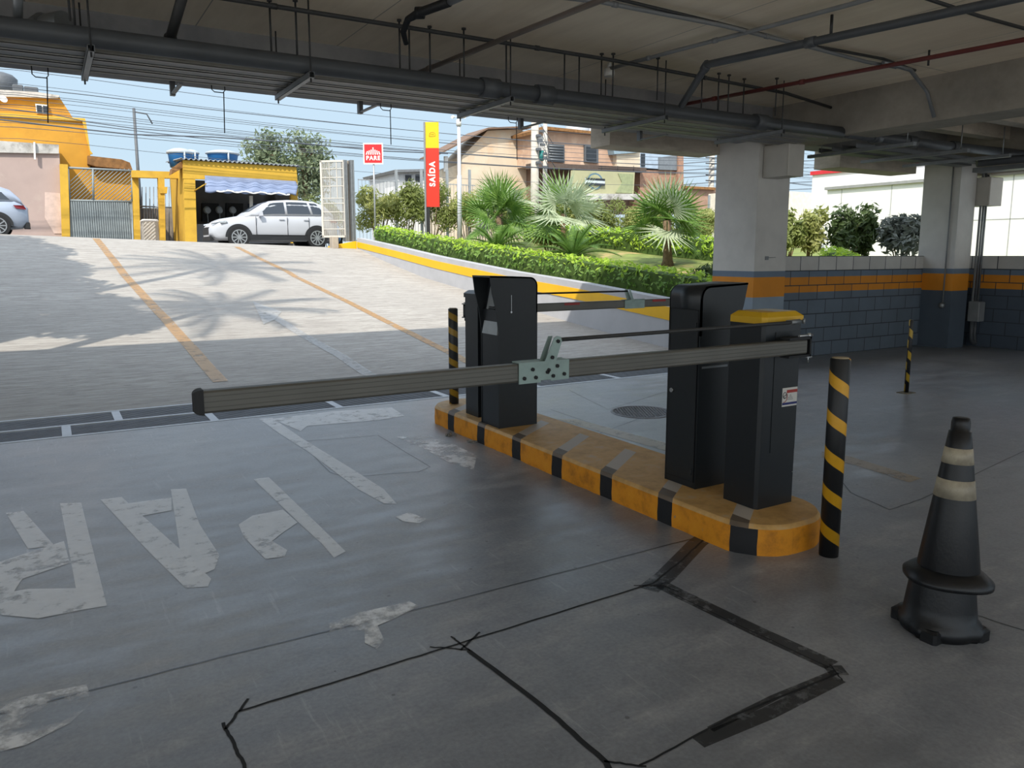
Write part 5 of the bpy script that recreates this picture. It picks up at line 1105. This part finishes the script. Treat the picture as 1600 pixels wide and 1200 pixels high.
# cream gabled house
ch_ = house('cream_house', Z0, 'tall cream house with a brown gable roof edge behind the camera pole')
slab([(722, 245), (762, 204), (812, 202), (834, 214), (836, 380), (722, 380)], 41, 2.2, 'wall', M_crm, ch_)
b = MB()
for a_, c_ in (((684, 243), (762, 202)), ((762, 202), (835, 199))): P, Q = ony(*a_, 40.6), ony(*c_, 40.6); b.prism([(P.x, 40.5, P.z), (Q.x, 40.5, Q.z), (Q.x, 40.5, Q.z+.09), (P.x, 40.5, P.z+.09)], (0, 2.6, 0))
b.build('roof', mat('weathered roof edge', '7a6250', .9), ch_); slab([(690, 266), (722, 255), (722, 380), (690, 380)], 41.5, 1.6, 'side_annex', mat('pale annex', 'd9cbb4', .85), ch_)
slab([(695, 244), (700, 244), (700, 268), (695, 268)], 41.2, .15, 'porch_post', M_white, ch_)
fh = house('grey_house', Z0, 'small grey-white house with two dark windows far behind the signs')
slab([(622, 266), (664, 265), (664, 372), (626, 372)], 55, 6, 'wall', mat('pale grey wall', 'c2c4c4', .8), fh); slab([(618, 265), (666, 264), (666, 268), (620, 269)], 54.6, 7, 'roof', M_galv, fh)
for x in (634, 650): wn = slab([(x, 273), (x+9, 273), (x+9, 284), (x, 284)], 54.9, .1, 'window', M_wdark, fh)
slab([(628, 289), (664, 284), (664, 375), (628, 375)], 50, 3, 'lower_wall', M_swht, fh)
# brown house and shop
bh = house('tan_house', Z0, 'tan worn two-storey house with shuttered windows behind the utility poles')
slab([(835, 206), (851, 199), (962, 211), (1012, 222), (1012, 262), (836, 258)], 39, 7, 'wall', M_tan, bh)
slab([(833, 204), (850, 197), (965, 209), (965, 213), (851, 202), (834, 209)], 38.5, 7.6, 'roof', M_tile, bh)
slab([(833, 212), (856, 212), (856, 250), (836, 250)], 38.9, .3, 'grey_bay', M_dirtyw, bh)
wn = slab([(857, 224), (882, 226), (882, 254), (857, 252)], 38.85, .2, 'window', M_shut, bh); wn2 = slab([(914, 226), (935, 228), (935, 255), (914, 253)], 38.85, .2, 'window', M_shut, bh); slab([(917, 229), (932, 231), (932, 252), (917, 250)], 38.8, .1, 'pane', M_wdark, wn2)
b = MB()
for k in range(6): bar(858, 227.5+4.2*k, 881, 229.3+4.2*k, 38.8, .03)
b.build('louvre', M_galv, wn)
slab([(836, 254), (1010, 262), (1010, 269), (836, 262)], 38.3, 1, 'balcony_slab', mat('dark slab', '5a4c44', .8), bh)
b = MB(); bar(935, 263, 1000, 266, 38.0, .02); bar(935, 259, 1000, 262, 38.0, .02)
for x in (940, 965, 990): bar(x, 259, x, 268, 38.0, .02)
b.build('railing', M_clad, bh)
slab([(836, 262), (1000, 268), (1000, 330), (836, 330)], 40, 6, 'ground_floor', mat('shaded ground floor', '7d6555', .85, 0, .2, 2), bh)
t = tag(slab([(895, 266), (992, 269), (990, 304), (892, 302)], 37.6, .2, 'shop_mural', mat('pale lime mural', 'b0ae88', .8, 0, .08, 1.5)), 'pale lime green painted shop front with an oval emblem', 'mural')
def oval(cx0, cy0, rx_, ry_, Y, m, nm, par, d=.02): c_ = ony(cx0, cy0, Y); w = (c_-CP).dot(FW); b = MB(); b.prism([(c_.x+rx_/CF*w*math.cos(a)*1.15, Y, c_.z+ry_/CF*w*math.sin(a)) for a in [2*math.pi*k/28 for k in range(28)]], (0, d, 0)); return b.build(nm, m, par)
o1 = oval(930, 283, 13, 12.5, 37.56, mat('emblem blue', '5f7f90', .7), 'emblem', t); oval(930, 283, 10.5, 10, 37.53, mat('pale lime mural', 'b0ae88', .8), 'emblem_field', o1)
b = MB(); P, Q = ony(914, 287, 37.5), ony(945, 280, 37.5); b.box((P.x, 37.48, P.z), (Q.x, 37.52, Q.z)); b.build('emblem_band', mat('emblem white', 'cdd8da', .7), o1)
b = MB(); P, Q = ony(915, 288.5, 37.5), ony(945, 287, 37.5); b.box((P.x, 37.47, P.z), (Q.x, 37.52, Q.z)); P, Q = ony(915, 281, 37.5), ony(945, 279.5, 37.5); b.box((P.x, 37.47, P.z), (Q.x, 37.52, Q.z)); b.build('emblem_rule', M_wdark, o1)
slab([(966, 271), (990, 272), (988, 302), (962, 301), (972, 285)], 37.55, .04, 'foliage_motif', mat('mural leaf green', '98a078', .8), t)
slab([(860, 302), (1000, 303), (1000, 312), (860, 311)], 37.3, .5, 'shop_ledge', M_dirtyw, bh)
wb = house('white_block', Z0, 'small cream and blue-grey upper block right of the tan house')
slab([(963, 238), (1000, 236), (1000, 262), (964, 260)], 38.6, 4, 'cream_wall', M_crm, wb); slab([(1000, 234), (1032, 236), (1032, 264), (1000, 262)], 38.8, 4, 'blue_wall', mat('pale blue grey', 'a8b8c8', .7, 0, .1, 3), wb)
slab([(1030, 246), (1058, 242), (1058, 266), (1030, 265)], 38.7, 3, 'metal_shed', M_galv, wb); slab([(958, 231), (1000, 232), (998, 238), (960, 241)], 38.4, 3, 'metal_roof', mat('blue grey roof', '8ba0ac', .6), wb); slab([(1002, 240), (1008, 240), (1008, 260), (1002, 260)], 38.75, .1, 'window', M_wdark, wb)
br = house('brick_building', Z0, 'unrendered orange brick walls right of the lime green shop front')
slab([(1000, 265), (1066, 267), (1066, 330), (1000, 330)], 38.9, 5, 'brick_wall', M_brick, br); slab([(1060, 242), (1068, 242), (1068, 300), (1060, 300)], 38.6, .6, 'brick_pier', M_brick, br)
slab([(1068, 292), (1120, 296), (1120, 330), (1068, 330)], 42, 5, 'far_wall', mat('terracotta wall', 'a98872', .85, 0, .15, 3), br); slab([(1066, 290), (1120, 293), (1120, 297), (1066, 294)], 41.7, 5, 'far_roof', M_tile, br)
p = ony(902, 204, 42); b = MB(); b.lathe([(.75, -.8), (.8, .3), (.6, .45), (.05, .55)], tuple(p), 20); tag(b.build('water_tank', M_tlid), 'pale domed water tank on the tan house roof', 'water tank')
p = ony(935, 207, 42); b = MB(); b.cbox((p.x-.5, 42, p.z-.3), (p.x+.6, 43, p.z+.3), .05); tag(b.build('roof_tank', M_swht), 'small white box on the tan house roof', 'box')
# white store on the right
M_sw = mat('white store wall', 'f4f2ee', .6, 0, .03, 1); ws = house('white_store', Z0, 'large white building with a red roof line on the right')
XS = 22.
P = onx(1270, 268, XS); Zt = P.z; y1 = P.y
b = MB(); b.box((XS, 1, .8), (XS+10, y1, Zt-.12)); b.build('wall', M_sw, ws)
b = MB(); b.box((XS-.06, 1, Zt-.12), (XS+10, y1+.05, Zt)); b.build('roof_edge', mat('store red', 'd8323a', .5), ws)
b = MB(); q = onx(1293, 297, XS-1.5); b.box((XS-1.5, 1, .8), (XS, q.y, q.z)); b.build('lower_wall', M_sw, ws)
b = MB(); b.box((XS-1.58, 1, q.z), (XS, q.y+.05, q.z+.08)); b.build('coping', mat('grey coping', '9a9a98', .6), ws)
b = MB()
for k in range(9): y = 2.2+1.6*k; b.box((XS-1.505, y, 1), (XS-1.49, y+.02, q.z))
b.box((XS-1.505, 1, 2.35), (XS-1.49, q.y, 2.37)); b.build('panel_seam', mat('seam grey', 'a8a8a6', .6), ws)
b = MB(); b.box((XS-1.7, 1, 1.55), (XS-1.5, 7.5, 1.72)); b.build('plinth', mat('pale grey plinth', 'b8b8b6', .6), ws)
an = tag(slab([(1185, 296), (1300, 303), (1300, 390), (1185, 390)], 24.0, 3, 'beige_annex', mat('pale beige wall', 'e6dcc8', .8)), 'pale beige wall seen under the box on the tall column', 'wall')

# ------------------------------------------------------------ poles and wires
M_pole = mat('concrete pole', 'c2bbae', .85, 0, .12, 3); M_wire = mat('weathered wire', '5a6068', .8)
def pole(px, yt, Y, r, m, label, arm=None):
    p = ony(px, yt, Y); b = MB(); b.tube([(p.x, Y, gz(p.x, Y)-.2), (p.x, Y, p.z)], [r*1.25, r], 12); o = tag(b.build('utility_pole', m), label, 'utility pole'); return o, p
o, p = pole(209, 169, 38, .06, M_shut, 'dark slim utility pole behind the yellow frame'); b = MB(); b.tube([(p.x, 38, p.z-.15), (p.x+.5, 38, p.z-.2), (p.x+.7, 38, p.z-.6)], .03, 6); b.build('lamp_arm', M_shut, o)
o, p = pole(836, 180, 34, .19, M_pole, 'thick concrete utility pole in front of the tan house')
b = MB(); q = ony(846, 243, 33.8); b.cyl((q.x, 33.8, q.z-.25), (q.x, 33.8, q.z+.25), .13, n=12); tag(b.build('transformer', mat('teal enamel', '1f7f7c', .5)), 'small teal transformer on the utility poles', 'transformer')
b = MB()
for k in range(9): q = ony(843+random.uniform(-3, 9), 205+k*7, 33.7); b.cbox((q.x-.12, 33.6, q.z-.06), (q.x+.12, 33.8, q.z+.06), .02)
for k in range(7): bar(845+random.uniform(-4, 6), 195+k*9, 858+random.uniform(-6, 10), 225+k*9, 33.6, .018)
b.build('fittings', M_shut, o)
o, p = pole(852, 180, 35, .11, M_pole, 'thinner grey pole right beside the thick concrete pole')
o, p = pole(1113, 236, 44, .20, M_pole, 'distant utility pole just left of the tall column')
b = MB()
for k in range(5): bar(1103, 246+k*9, 1122, 247+k*9, 43.8, .05)
b.build('crossarm', M_shut, o)
wy = [112, 124, 146, 151, 158, 163, 169, 176, 181, 186, 192, 197, 204, 210, 228]
for k, y in enumerate(wy):
    Y = 30.3+(k % 5)*.12; p = ony(140, y, Y); x0, x1 = -14, 48; pts = []; sg = .25+.25*((k*37) % 10)/10
    for i in range(33):
        u = i/32; x = x0+(x1-x0)*u; v = (x % 31)/31; pts.append((x, Y, p.z+.1-sg*4*v*(1-v)+.25*math.sin(k*2.1)*(u-.3)))
    b = MB(); b.tube(pts, .014 if k in (3, 11) else .008+.002*(k % 2), 5)
    tag(b.build('overhead_wire', M_wire), 'overhead wire crossing the sky, %s from the top' % ORD[k], 'wire', 'overhead wires along the street')
pts = [ony(x, y, 30.0) for x, y in ((-40, 182), (0, 187), (80, 196), (140, 203), (205, 210), (330, 214), (450, 222), (600, 236), (700, 240))]
b = MB(); b.tube(pts, .022, 6); tag(b.build('overhead_wire', M_wire), 'thick black twisted cable sagging low across the left sky', 'wire', 'overhead wires along the street')
pts = [ony(x, y, 30.1) for x, y in ((-40, 166), (0, 169), (80, 178), (133, 190), (205, 200), (350, 212), (480, 226), (660, 236), (840, 250))]
b = MB(); b.tube(pts, .015, 6); tag(b.build('overhead_wire', M_wire), 'second thick cable just above the lowest one', 'wire', 'overhead wires along the street')
pts2 = [(1068, 262), (1110, 258), (1245, 266), (1300, 262)]
for k in range(7):
    b = MB(); b.tube([ony(x, y-34+k*11, 43.5) for x, y in ((1060, 290), (1113, 286), (1200, 288), (1290, 284))], .03, 5); tag(b.build('overhead_wire', M_wire), 'distant wire behind the tall column, %s from the top' % ORD[k], 'wire', 'distant wires right of the brick building')
